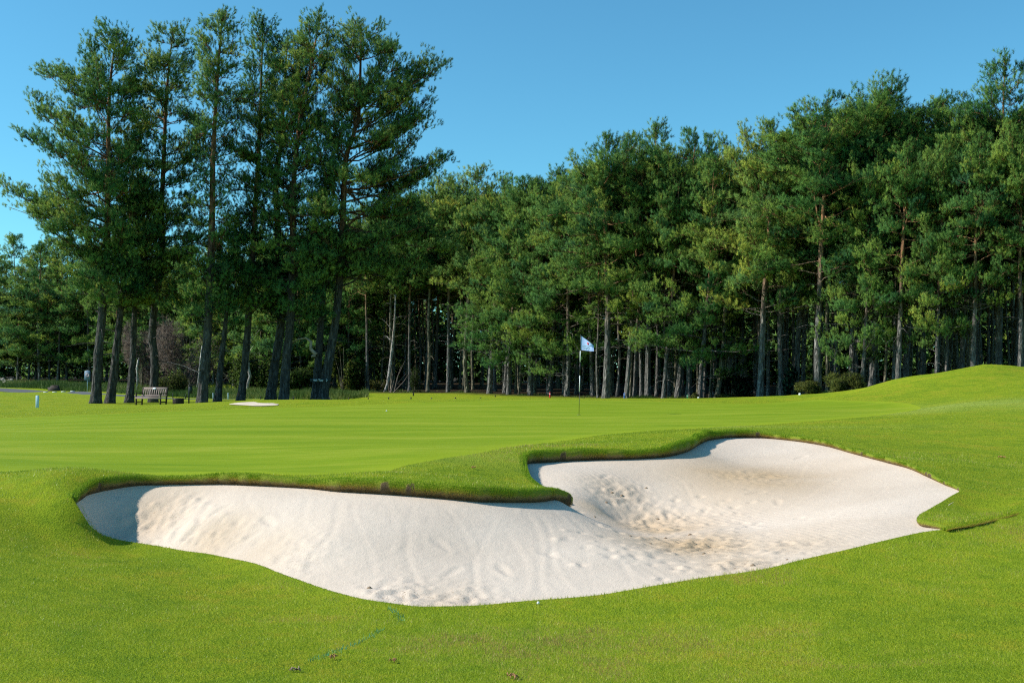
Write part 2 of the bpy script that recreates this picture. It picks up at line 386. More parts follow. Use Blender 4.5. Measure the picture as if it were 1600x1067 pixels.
G = [(0,1067,5.75),(400,1067,5.9),(800,1067,6.0),(1200,1067,5.95),(1600,1067,5.7),(400,1000,7.0),(800,1000,7.05),(1200,980,7.2),(100,950,7.4),(30,850,9.4),
 (64,790,10.25),(0,760,10.7),(0,800,10.0),(86,838,9.9),(200,880,9.2),(-200,740,11.4),(0,737,11.7),(200,738,11.7),(400,740,11.75),(560,738,11.9),(700,713,13.2),(760,748,11.9),(830,694,15.5),(1000,675,18.6),
 (1100,668,20.5),(1250,664,22),(904,648,29.6),(800,622,47),(1000,623,47),(1200,624.5,46),(1300,627,44),(600,630,42),(500,634.5,40),(300,644,34),(100,655,30),(0,662,28),
 (150,630,65),(240,633,61),(315,631,64),(440,624,69),(503,628,66),(60,637,53),(0,628,62),(100,613,108),(100,618,98),(80,608,112),(20,598,140),(137,611.5,104),(260,623,86),
 (530,628,72),(365,628,57),(385,625.8,57),(405,625.5,57),(430,627.5,58),(640,617.5,86),(560,620,85),(720,618.5,88),(800,620.5,85),(640,627,77),(950,622,78),(1190,624.5,68),(1280,614,65),
 (1300,621,44),(1340,611,45),(1380,597,45),(1430,586.5,44),(1480,583.5,44),(1512,576.5,43.5),(1528,570.5,43.2),(1541,567.5,43),(1560,569.5,42.7),(1580,575.5,42.3),(1600,580,42),(1700,583,42),(1400,612,58),(1540,602,58),(1600,603,56),
 (1500,630,30),(1600,632,27),(1440,639,31),(1350,645,30),(1600,680,19),(1600,720,15),(1500,700,17),(1560,760,12.3),(1600,797,10.6),(1530,800,10.9),
 (1640,775,11.2),(1560,838,9.5),(1600,832,9.6),(1560,900,8.4),(1400,800,1)]
GP = [at(*g) for g in G[:-1]]
GP += [np.array(p, float) for p in [(0,0,-.6),(0,3,-.64),(-4,2,-.5),(4,2,-.5),(-9,4,-.3),(9,5,-.35),(-14,10,-.15),(12,9,-.2),(-8,20,0),(-4,20,.02),(0,20,.03),(4,22,.05),(-10,28,-.04),
  (-2,30,.02),(8,30,.07),(3,38,.09),(10,40,.12),(0,44,.13),(-6,36,.03),(20,20,.4),(25,35,1.0),(16,12,.0),(-20,12,-.1),(-25,35,-.3),(-60,60,-.4),(-40,90,-.2),(-60,150,.6),(0,120,0),(40,90,.4),
  (60,60,1.2),(100,150,2),(-120,120,.5),(0,200,1),(150,250,3),(-150,250,2),(0,400,3),(-250,400,4),(250,400,4),(60,20,.6),(-60,20,-.3)]]
GP = np.array(GP)
tops = OUTW[::6].copy(); tops[:, 2] += tops[:, 3]
GP = np.vstack([GP, tops[:, :3]])
def warp(P):
    P = np.asarray(P, float); y = np.maximum(P[:, 1], -2.5) + 4
    return np.stack([P[:, 0] / y * 1.6, np.log(y) * 1.6], 1)
_g = TPS(warp(GP), GP[:, 2], 2e-4)
def gz(P):
    P = np.asarray(P, float).reshape(-1, P.shape[-1] if hasattr(P, 'shape') else len(P[0]))
    return _g(warp(P)) + .012 * vnoise(P, 1.7, 3) * np.clip(P[:, 1] / 12, 0, 1)
def gz1(x, y): return float(gz(np.array([[x, y]]))[0])
_ds = np.concatenate([np.arange(5, 20, .03), np.arange(20, 60, .1), np.arange(60, 170, .25)])
def hit(u, v):
    p1 = at(u, v, 1.0); P = np.stack([p1[0] * _ds, _ds, EYE + (p1[2] - EYE) * _ds], 1)
    below = np.nonzero(P[:, 2] < gz(P))[0]
    return P[below[0]] if len(below) else P[-1]
def on(u, d):
    """a spot on the ground at forward distance d in the direction of photo column u"""
    x = (u - 800) / F / (CP + SP * 0.03) * d
    return np.array([x, d, gz1(x, d)])

# ------------------------------------------------------------------ ground, green, bunker
gpx = [(-260,735),(-100,736),(0,737),(200,738),(400,741),(480,742.5),(560,738.5),(630,728),(700,715),(760,706),(830,695),(900,685.5),(1000,674),(1100,668.5),(1200,663),(1300,655.5),(1380,648),(1425,641.5),(1436,635),(1412,630),(1370,627.5),(1325,626.3)]
gpoly = [hit(u, v)[:2] for u, v in gpx] + [np.array(p) for p in [(9,43),(2,43.5),(-4,41),(-8,38.5),(-13,35),(-17,30),(-19,24),(-17,16)]]
GREEN = resample(catmull(np.array(gpoly), 8, True), .35, True)
OUTP = OUTW[:, :2]
pts = []
y = 3.6
while y < 420:
    st = y * (.014 if y < 60 else .05)
    half = .62 * y + 4
    n = int(2 * half / (st * 1.25)); xs = np.linspace(-half, half, n) + (st * .6 if len(pts) % 2 else 0)
    pts.append(np.stack([xs, np.full(n, y)], 1)); y += st
for (x, yy) in [(-12, -8), (12, -8), (0, -8), (-12, 0), (12, 0), (-6, -2), (0, -2), (6, -2), (-400, -8), (400, -8), (-400, 430), (400, 430), (-400, 100), (400, 100), (-60, 0), (60, 0), (-60, 30), (60, 30), (-120, 60), (120, 60)]:
    pts.append(np.array([[x, yy]], float))
P2 = np.vstack(pts)
P2 = P2[(dist_poly(P2, OUTP) > .05) & ~inside(P2, OUTP)]
dg = dist_poly(P2, GREEN); P2 = P2[dg > .09]
allp = np.vstack([OUTP, GREEN, P2])
ed = [(i, (i + 1) % nO) for i in range(nO)] + [(nO + i, nO + (i + 1) % len(GREEN)) for i in range(len(GREEN))]
vo, eo, fo, *_ = geometry.delaunay_2d_cdt([Vector(p) for p in allp], ed, [], 0, 1e-5)
VV = np.array([(v.x, v.y) for v in vo]); FF = np.array(fo)
cen = VV[FF].mean(1)
keep = ~inside(cen, OUTP); FF = FF[keep]; cen = cen[keep]
Z = gz(VV)
near = dist_poly(VV, OUTP) < 1e-3
idx = np.nonzero(near)[0]
dd = ((VV[idx][:, None, :] - OUTP[None])**2).sum(-1).argmin(1)
Z[idx] = OUTW[dd, 2] + OUTW[dd, 3]
# the cut turf step that runs right from the bunker's sharp corner
STEP = np.array([hit(u, v)[:2] for u, v in [(1478,830),(1520,822),(1560,812),(1600,800),(1680,786)]])
sd = dist_poly(VV, STEP, False)
e = np.interp(VV[:, 0], STEP[:, 0], STEP[:, 1])
side = VV[:, 1] - e
wgt = np.clip((VV[:, 0] - STEP[0, 0] + .15) / .4, 0, 1) * np.clip((9 - VV[:, 0]) / 3, 0, 1)
step_h = .035 * wgt * np.where(side > 0, np.exp(-(side / .5)**2), -np.exp(-(side / .3)**2) * .1)
step_h[near] = 0
Z = Z + step_h
isg = inside(cen, GREEN)
V3 = np.column_stack([VV, Z])
# forest floor: litter where the trees stand
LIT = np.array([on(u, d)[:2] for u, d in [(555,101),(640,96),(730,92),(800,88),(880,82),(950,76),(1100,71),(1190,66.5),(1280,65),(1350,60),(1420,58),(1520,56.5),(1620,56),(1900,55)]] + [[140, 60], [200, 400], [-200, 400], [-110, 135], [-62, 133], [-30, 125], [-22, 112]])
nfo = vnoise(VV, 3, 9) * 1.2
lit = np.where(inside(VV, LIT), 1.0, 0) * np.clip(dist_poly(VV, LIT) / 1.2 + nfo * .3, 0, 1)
pale = np.zeros(len(VV))
for u, v, rx_, ry_, a_ in [(1470,636,2.2,2.2,.8),(1520,631,2.0,3.0,.6),(1380,646,2.5,1.2,.5),(1100,667,4,.7,.35),(700,712,1.4,.6,.35)]:
    c_ = hit(u, v); pale = np.maximum(pale, a_ * np.exp(-((VV[:, 0] - c_[0]) / rx_)**2 - ((VV[:, 1] - c_[1]) / ry_)**2))
pale = np.clip(pale * (1 + .5 * vnoise(VV, .7, 41)), 0, 1)
def submesh(name, faces, mat, attrs):
    used = np.unique(faces); mp = np.full(len(V3), -1); mp[used] = np.arange(len(used))
    return mk(name, V3[used], mp[faces], mat, None, True, {k: a[used] for k, a in attrs.items()})
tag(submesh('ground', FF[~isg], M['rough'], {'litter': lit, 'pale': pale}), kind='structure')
edge = np.clip(1 - dist_poly(VV, GREEN) / .55 + .35 * vnoise(VV, .4, 2), 0, 1)
tag(submesh('putting_green', FF[isg], M['green'], {'edge': edge}), kind='structure')

# turf edge strip round the bunker
dP = np.roll(OUTP, -2, 0) - np.roll(OUTP, 2, 0); dP /= np.linalg.norm(dP, axis=1)[:, None]
area = .5 * np.sum(OUTP[:, 0] * np.roll(OUTP[:, 1], -1) - np.roll(OUTP[:, 0], -1) * OUTP[:, 1])
nin = np.stack([-dP[:, 1], dP[:, 0]], 1) * (1 if area > 0 else -1)
ks = np.ones(9) / 9
nin = np.stack([np.convolve(np.concatenate([nin[-4:, k], nin[:, k], nin[:4, k]]), ks, 'valid') for k in (0, 1)], 1)
nin /= np.linalg.norm(nin, axis=1)[:, None]
hh = OUTW[:, 3]; sc = np.clip(hh / .12, .15, 1)
rings, deps = [], []
cuts = np.sort(np.random.default_rng(77).uniform(0, nO * .05, 34)); cutd = np.abs(sO[:, None] - cuts[None]).min(1) < .024
jag = vnoise(np.stack([sO, sO * 0], 1), .12, 8)
for off, fr, dep in [(0, 0, 0), (.022, .06, .12), (.042, .22, .3), (.046, .45, .5), (.036, .68, .75), (.018, .92, 1), (.008, 1.0, 1), (0.0, None, 1)]:
    zz = OUTW[:, 2] + hh * (1 - fr) if fr is not None else OUTW[:, 2] - .12
    o_ = off * sc * (1 + (.35 * jag if 0 < dep else 0))
    rings.append(np.column_stack([OUTP + nin * o_[:, None], zz])); deps.append(np.where(cutd & (dep > .25), 1.6, np.full(nO, dep) * np.clip(hh / .06, .3, 1)))
Vl = np.vstack(rings); m_ = len(rings)
i = np.arange(m_ - 1)[:, None] * nO; j = np.arange(nO)[None]; k = (j + 1) % nO
Fl = np.stack([i + j, i + k, i + nO + k, i + nO + j], -1).reshape(-1, 4)
tag(mk('bunker_turf_edge', Vl, Fl, M['lip'], None, True, {'depth': np.concatenate(deps)}), kind='structure')

# sand
SI = [(500,845,9.35),(600,870,9.05),(750,870,9.15),(300,822,10.3),(400,815,10.05),(850,830,9.85),(898,799,11.0),(930,828,10.3),(985,858,9.55),(1040,886,9.08),(960,812,12.2),(915,775,12.5),(935,795,12.1),
 (1000,836,11.1),(1060,862,9.95),(1100,830,11.2),(1200,822,11.2),(1200,860,9.75),(1300,830,10.25),(1150,772,12.8),(1000,765,13.1),(900,745,13.2),(1400,790,11.1),(1300,762,12.8),(1300,730,14.5),(1150,722,15.3)]
SPt = np.array([at(*s) for s in SI])
SCt = np.vstack([OUTW[::5, :3], SPt])
_s = TPS(SCt[:, :2], SCt[:, 2], 1e-4)
ex = OUTP - nin * .07
g = np.arange(-5.2, 5.6, .028); gy = np.arange(7.6, 18, .034)
XX, YY = np.meshgrid(g, gy); XX[1::2] += .014
SP2 = np.column_stack([XX.ravel(), YY.ravel()])
SP2 = SP2[inside(SP2, OUTP)]; SP2 = SP2[dist_poly(SP2, ex) > .04]
sa = np.vstack([ex, SP2])
vo, eo, fo, *_ = geometry.delaunay_2d_cdt([Vector(p) for p in sa], [(i, (i + 1) % nO) for i in range(nO)], [], 1, 1e-5)
SV = np.array([(v.x, v.y) for v in vo]); SF = np.array(fo)
sz = _s(SV)
def hit_s(u, v):
    p1 = at(u, v, 1.0); d = np.arange(7.4, 18.2, .02); P = np.stack([p1[0] * d, d, EYE + (p1[2] - EYE) * d], 1)
    b = np.nonzero(P[:, 2] < _s(P[:, :2]))[0]
    return P[b[0]] if len(b) else P[-1]
rg = np.random.default_rng(4)
inn = np.clip(dist_poly(SV, OUTP) / .12, 0, 1) * inside(SV, OUTP)
rd = np.zeros(len(SV)); damp = np.zeros(len(SV)); deb = np.zeros(len(SV))
def blob(u, v, r):
    c = hit_s(u, v); return np.exp(-((SV[:, 0] - c[0])**2 + ((SV[:, 1] - c[1]) * .8)**2) / (r * r))
for u, v, r, a in [(1170,745,1.15,1.0),(1020,828,.6,.85),(1075,855,.7,.95),(930,795,.35,.6),(1150,880,.5,.5),(1220,850,.7,.4),(960,770,.5,.4),(230,815,.4,.5),(330,850,.4,.5),(400,870,.35,.3),(690,945,.3,.3)]:
    damp = np.maximum(damp, a * blob(u, v, r))
for u, v, r, a in [(1030,822,.42,1),(1095,855,.5,1),(965,772,.35,.9),(1170,885,.4,.8),(1240,855,.45,.6),(250,812,.3,.7),(320,852,.28,.6),(620,935,.3,1),(720,945,.3,1),(1180,745,.45,.6),(450,880,.4,.5)]:
    deb = np.maximum(deb, a * blob(u, v, r))
damp = np.clip(damp + .12 * vnoise(SV, .3, 6) * damp, 0, 1)
rough_w = np.clip(deb, 0, 1)
dz = .004 * vnoise(SV, .8, 1) + .0008 * vnoise(SV, .25, 2) + .0012 * vnoise(SV, .08, 3)
dz += rough_w * (.010 * vnoise(SV, .2, 4) + 0.026 * np.abs(vnoise(SV, .085, 5)) + .018 * vnoise(SV, .05, 15))
def foot(u, v, ang, ln=.27, dp=.028):
    c = hit_s(u, v); q = SV - c[:2]; a, b = math.cos(ang), math.sin(ang)
    lx = q[:, 0] * a + q[:, 1] * b; ly = -q[:, 0] * b + q[:, 1] * a
    w = .042 + .012 * np.clip(lx / ln * 2, -1, 1)
    e = np.sqrt((lx / (ln / 2))**2 + (ly / w)**2)
    return -dp * np.exp(-(e**4)) + dp * .45 * np.exp(-((e - 1.35) / .28)**2)
for u, v, a in [(787,892,1.9),(690,852,2.2),(705,895,1.1),(860,868,2.4),(960,768,1.2),(968,777,.3),(950,782,2.2),(1010,765,1.6),(945,745,1.2),(340,800,.8),(420,815,2.2),(300,780,1.0),(1215,785,1.4),(1250,715,.6),(690,940,.6),(620,930,.1),(730,942,1.5),(1180,770,.3),(1100,800,1.1),(1290,825,.4),(1000,812,.8),(930,772,2.6),(380,845,.5),(265,830,1.3),(1050,800,2.1)]:
    dz += foot(u, v, a, .24 + .06 * rg.random(), .005 + .006 * rg.random())
def groove(u0, v0, u1, v1, w=.03, dp=.012):
    a = hit_s(u0, v0)[:2]; b = hit_s(u1, v1)[:2]
    q = b - a; t = np.clip(((SV - a) @ q) / (q @ q), 0, 1); n_ = np.array([-q[1], q[0]]) / np.linalg.norm(q)
    s = (SV - a) @ n_ + .06 * np.sin(t * 5 + u0)
    end = np.clip(((SV - a) @ q) / (q @ q), -.1, 1.1); end = np.clip(np.minimum(end + .05, 1.05 - end) * 8, 0, 1)
    return end * (-dp * np.exp(-(s / w)**2) + dp * .6 * np.exp(-((s - 2 * w) / w)**2))
for q in [(600,780,610,925),(640,800,660,940),(520,790,540,905),(430,790,450,870),(800,830,820,940),(840,810,900,930),(960,850,1010,915),(700,790,760,935),(765,800,745,930),(820,800,860,930),(870,800,945,925),(900,810,990,915),(930,830,1025,905),(560,785,575,920),(570,900,640,840),(490,870,540,780),(350,790,345,860),(390,770,420,850),(440,800,480,890),
          (260,800,330,830),(640,785,650,930),(860,860,880,935),(1310,745,1230,800),(1380,760,1280,825),(1350,735,1260,770),(1420,775,1340,830),(1270,720,1225,760),(470,780,500,850),(1040,740,1100,790),(890,750,960,800),(730,860,790,925)]:
    dz += groove(*q, w=.018 + .012 * rg.random(), dp=.0010 + .0018 * rg.random())
# raked combed patches
for u, v, r, ang in [(1150,822,.55,.35),(1290,832,.5,.15),(1110,812,.4,.35),(1350,820,.5,.5),(940,742,.3,.3)]:
    w = blob(u, v, r); dz += .0028 * np.clip(w * 1.5, 0, 1) * np.sin((SV[:, 0] * math.cos(ang) + SV[:, 1] * math.sin(ang)) * 2 * math.pi / .07)
for kk in range(520):   # little lumps kicked up in the trampled hollow
    if rg.random() < .75: u, v = rg.normal(1075, 75), rg.normal(838, 26)
    else: u, v = rg.normal(270, 60), rg.normal(820, 25)
    c = hit_s(u, min(max(v, 740), 930)); r = rg.uniform(.02, .045)
    near_ = (np.abs(SV[:, 0] - c[0]) < .15) & (np.abs(SV[:, 1] - c[1]) < .15)
    q = SV[near_] - c[:2]; dz[near_] += rg.uniform(-.028, .024) * np.exp(-(q**2).sum(1) / r**2)
sz = sz + dz * inn
tag(mk('bunker_sand', np.column_stack([SV, sz]), SF, M['sand'], None, True, {'damp': damp, 'debris': deb}), kind='structure')

# ------------------------------------------------------------------ small far bunker, path
fb_t = [(359,631.8),(372,630),(385,629.2),(395,630.5),(405,632),(418,632.6),(431,631.8)]
fb = np.array([hit(u, v)[:2] for u, v in [(358,632),(375,630),(392,629.2),(405,630.8),(418,631.6),(432,631.5),(428,634.2),(405,634.8),(380,633.6)]])
fbc = fb.mean(0); fbs = resample(catmull(fb, 8, True), .25, True)
fbz = gz(fbs) + .02
rows_ = [np.column_stack([fbs, fbz])]
for s_, dzv in [(.8, .03), (.5, .02), (.15, .0)]:
    q = fbc + (fbs - fbc) * s_; rows_.append(np.column_stack([q, gz(q) + .02 + dzv]))
n_ = len(fbs); Vf = np.vstack(rows_); i = np.arange(3)[:, None] * n_; j = np.arange(n_)[None]; k = (j + 1) % n_
Ff = np.stack([i + j, i + k, i + n_ + k, i + n_ + j], -1).reshape(-1, 4)
Vf = np.vstack([Vf, [[*fbc, gz1(*fbc) + .03]]])
tag(mk('far_bunker_sand', Vf, [Ff, np.array([[3 * n_ + a, 3 * n_ + (a + 1) % n_, 4 * n_] for a in range(n_)])], M['sand'], None, True, {'damp': np.zeros(len(Vf)), 'debris': np.zeros(len(Vf))}), kind='structure')

top_px = [on(-60,118), on(0,114), on(60,110), on(110,106), on(160,100), on(260,89), on(345,82), on(440,79), on(530,74.5), on(640,72), on(760,70)]
bot_px = [on(-60,112), on(0,107.5), on(60,102), on(110,98), on(160,93), on(260,83.5), on(345,77.5), on(440,75), on(530,70.5), on(640,68), on(760,66.5)]
ra = catmull(np.array(top_px), 10); rb_ = catmull(np.array(bot_px), 10)
cols = [ra + (rb_ - ra) * t for t in np.linspace(0, 1, 5)]
Vp = []
for c_ in cols: Vp.append(np.column_stack([c_[:, :2], gz(c_[:, :2]) + .03]))
n_ = len(ra); Vp = np.vstack(Vp); i = np.arange(4)[:, None] * n_; j = np.arange(n_ - 1)[None]
tag(mk('cart_path', Vp, np.stack([i + j, i + n_ + j, i + n_ + j + 1, i + j + 1], -1).reshape(-1, 4), M['asphalt'], None, True), kind='structure')

# ------------------------------------------------------------------ grass blades (short rough, near)
def blades(n, ymin, ymax, hmin, hmax, seed, filt, wmul=1.0):
    r = np.random.default_rng(seed)
    y = 1 / r.uniform(1 / ymax, 1 / ymin, n); x = (r.uniform(-330, 1930, n) - 800) / F * y + r.uniform(-.5, .5, n)
    P = np.column_stack([x, y]); ok = filt(P); return P[ok], r
def blade_mesh(P, z, r, h, w, nrm=None, tint=None):
    n = len(P); B = np.column_stack([P, z])
    az = r.uniform(0, 2 * math.pi, n); lean = r.uniform(.1, .75, n)
    up = np.column_stack([np.cos(az) * lean, np.sin(az) * lean, np.ones(n)])
    if nrm is not None: up = up * .6 + nrm * 1.0
    up /= np.linalg.norm(up, axis=1)[:, None]
    a2 = r.uniform(0, math.pi, n); sd = np.column_stack([np.cos(a2), np.sin(a2) * .4, 0 * a2]) * w[:, None]
    V = np.stack([B - sd - up * .004, B + sd - up * .004, B + up * h[:, None]], 1).reshape(-1, 3)
    return V, np.arange(3 * n).reshape(-1, 3), np.repeat(tint, 3)
def not_sand(P): return ~inside(P, OUTP)
bp, r = blades(560000, 5.2, 15.5, 0, 0, 1, lambda P: ~inside(P, OUTP) & ~inside(P, GREEN))
bz = gz(bp)
e_ = np.interp(bp[:, 0], STEP[:, 0], STEP[:, 1]); sd_ = bp[:, 1] - e_
w_ = np.clip((bp[:, 0] - STEP[0, 0] + .15) / .4, 0, 1) * np.clip((9 - bp[:, 0]) / 3, 0, 1)
bz += .035 * w_ * np.where(sd_ > 0, np.exp(-(sd_ / .5)**2), -np.exp(-(sd_ / .3)**2) * .1)
bq = bp * (.6, 1.15)
patch = vnoise(bq, .9, 11) * .6 + vnoise(bp, .28, 12) * .45 + vnoise(bp, 2.4, 17) * .65 + vnoise(bp, .11, 18) * .3
sc_ = bp[:, 1] / 8
dry = np.clip((vnoise(bq, .55, 61) + .6 * vnoise(bq, .17, 62) - .45) * 1.8, 0, 1)
h = r.uniform(.008, .022, len(bp)) * (1 + .35 * patch) * (.8 + .2 * sc_)
tn = np.clip(.33 + .55 * patch + r.normal(0, .22, len(bp)) + .6 * dry * r.random(len(bp)), 0, 1)
V1, F1, t1 = blade_mesh(bp, bz, r, h, .0019 * sc_ * r.uniform(.7, 1.3, len(bp)), None, tn)
# farther rough
bp2, r2 = blades(170000, 15, 46, 0, 0, 2, lambda P: ~inside(P, OUTP) & ~inside(P, GREEN))
pt2 = vnoise(bp2, 1.8, 11) * .5 + vnoise(bp2, .6, 12) * .4
V2, F2, t2 = blade_mesh(bp2, gz(bp2), r2, r2.uniform(.006, .016, len(bp2)) * (1 + .4 * pt2), .0022 * bp2[:, 1] / 8, None, np.clip(.27 + .25 * pt2 + r2.normal(0, .15, len(bp2)), 0, 1))
tag(mk('rough_grass', np.vstack([V1, V2]), np.vstack([F1, F2 + len(V1)]), M['blades'], None, False, {'tint': np.concatenate([t1, t2])}), kind='stuff')
# the cut face of the turf step right of the bunker
sp = resample(catmull(STEP, 10), .05); q_ = np.gradient(sp, axis=0); q_ /= np.linalg.norm(q_, axis=1)[:, None]; sn = np.stack([q_[:, 1], -q_[:, 0]], 1)
sn *= np.sign(-sn[:, 1:2]); nS = len(sp); hS = .024 * np.clip(np.arange(nS) / 6, .1, 1) * np.clip((nS - np.arange(nS)) / 40, 0, 1) * (1 + .25 * vnoise(np.stack([np.arange(nS) * .05, np.zeros(nS)], 1), .3, 51))
gS = gz(sp); rg_ = []; dp_ = []
for off_, fr_, de_ in [(-.10, 0, 0), (0, .0, .15), (.03, -.12, .4), (.035, -.5, .75), (.02, -1.0, 1), (.0, -5.0, 1.2)]:
    rg_.append(np.column_stack([sp + sn * off_, gS + .012 + hS * (.35 + fr_) - (.03 if off_ < 0 else 0)])); dp_.append(np.full(nS, de_))
i = np.arange(5)[:, None] * nS; j = np.arange(nS - 1)[None]
tag(mk('turf_step', np.vstack(rg_), np.stack([i + j, i + nS + j, i + nS + j + 1, i + j + 1], -1).reshape(-1, 4), M['lip'], None, True, {'depth': np.concatenate(dp_)}), kind='structure')
rS = np.random.default_rng(88); nbS = 9000; iS = rS.integers(0, nS, nbS); fS = rS.uniform(0, 1, nbS)**1.3
bS = sp[iS] + sn[iS] * (.035 * np.sin(fS * 2.6) - .05 * (fS < .12) * rS.random(nbS))[:, None] + q_[iS] * rS.uniform(-.025, .025, nbS)[:, None]
zS = gS[iS] + .012 + hS[iS] * (.35 - fS)
VS_, FS_, tS_ = blade_mesh(bS, zS, rS, rS.uniform(.012, .028, nbS), np.full(nbS, .0026), np.column_stack([sn[iS] * (.3 + fS)[:, None], .8 - 1.2 * fS]), np.clip(.25 + .6 * fS + rS.normal(0, .12, nbS), 0, 1))
tag(mk('step_grass', VS_, FS_, M['thatch'], None, False, {'tint': tS_}), kind='stuff')
# longer fringe on the turf edge
r3 = np.random.default_rng(3)
nb = 260000
ii = r3.integers(0, nO, nb); wgt = hh[ii] / .18
ii = ii[r3.random(nb) < np.clip(wgt, .22, 1)]; nb = len(ii)
fr = r3.uniform(-.4, .95, nb)
keep_ = ~(cutd[ii] & (fr > .35)) & ~((fr < 0) & (r3.random(nb) < .65)); ii, fr = ii[keep_], fr[keep_]; nb = len(ii)
off = np.where(fr < 0, fr * .12, np.interp(fr, [0, .05, .22, .45, .68, .92], [0, .022, .042, .046, .036, .018])) * sc[ii]
tt = r3.uniform(0, 1, nb); i2 = (ii + 1) % nO
bxy = OUTP[ii] * (1 - tt[:, None]) + OUTP[i2] * tt[:, None] + nin[ii] * off[:, None]
bz3 = OUTW[ii, 2] + OUTW[ii, 3] - np.maximum(fr, 0) * OUTW[ii, 3]
f01 = np.clip(fr, 0, 1)
nr = np.column_stack([nin[ii] * (.25 + 1.1 * f01)[:, None], .9 - 1.5 * f01])
tn3 = np.clip(.22 + .08 * r3.normal(size=nb) + np.where(fr > .25, (fr - .25) * 1.15, 0) + np.where(fr > .2, .16 * vnoise(bxy, .5, 23), 0) + .08 * vnoise(bxy, .3, 21), 0, 1)
Vl3, Fl3, tl3 = blade_mesh(bxy, bz3, r3, r3.uniform(.010, .024, nb) * np.clip(hh[ii] / .13, .35, 1) * np.where(fr < 0, .6, 1), .0024 * np.ones(nb) * bxy[:, 1] / 9, nr, tn3)
tag(mk('fringe_grass', Vl3, Fl3, M['thatch'], None, False, {'tint': tl3}), kind='stuff')
print('ground', round(time.time() - T0, 1))

# ------------------------------------------------------------------ trees
def expand_shoots(pos, axis, tint, rng, k, ln, nl, nw, nrm=None):
    """needle tufts: k thin triangles around each shoot axis"""
    n = len(pos)
    P = np.repeat(pos, k, 0); A = np.repeat(axis, k, 0); m = n * k
    R = rng.normal(size=(m, 3)); R -= (R * A).sum(1)[:, None] * A; R /= np.linalg.norm(R, axis=1)[:, None] + 1e-9
    s = rng.uniform(0, 1, m)[:, None] * ln
    D = A * .75 + R * rng.uniform(.35, 1.0, m)[:, None]; D /= np.linalg.norm(D, axis=1)[:, None]
    S = np.cross(D, rng.normal(size=(m, 3))); S /= np.linalg.norm(S, axis=1)[:, None] + 1e-9
    B = P + A * s; l_ = nl * rng.uniform(.7, 1.25, m)[:, None]
    V = np.stack([B - S * nw, B + S * nw, B + D * l_], 1).reshape(-1, 3)
    tt = np.clip(np.repeat(tint, k) + rng.normal(0, .07, m), 0, 1)
    nn_ = np.repeat(axis if nrm is None else nrm, k, 0) + rng.normal(0, .2, (m, 3)); nn_ /= np.linalg.norm(nn_, axis=1)[:, None] + 1e-9
    return V, np.repeat(tt, 3), np.repeat(nn_, 3, 0)

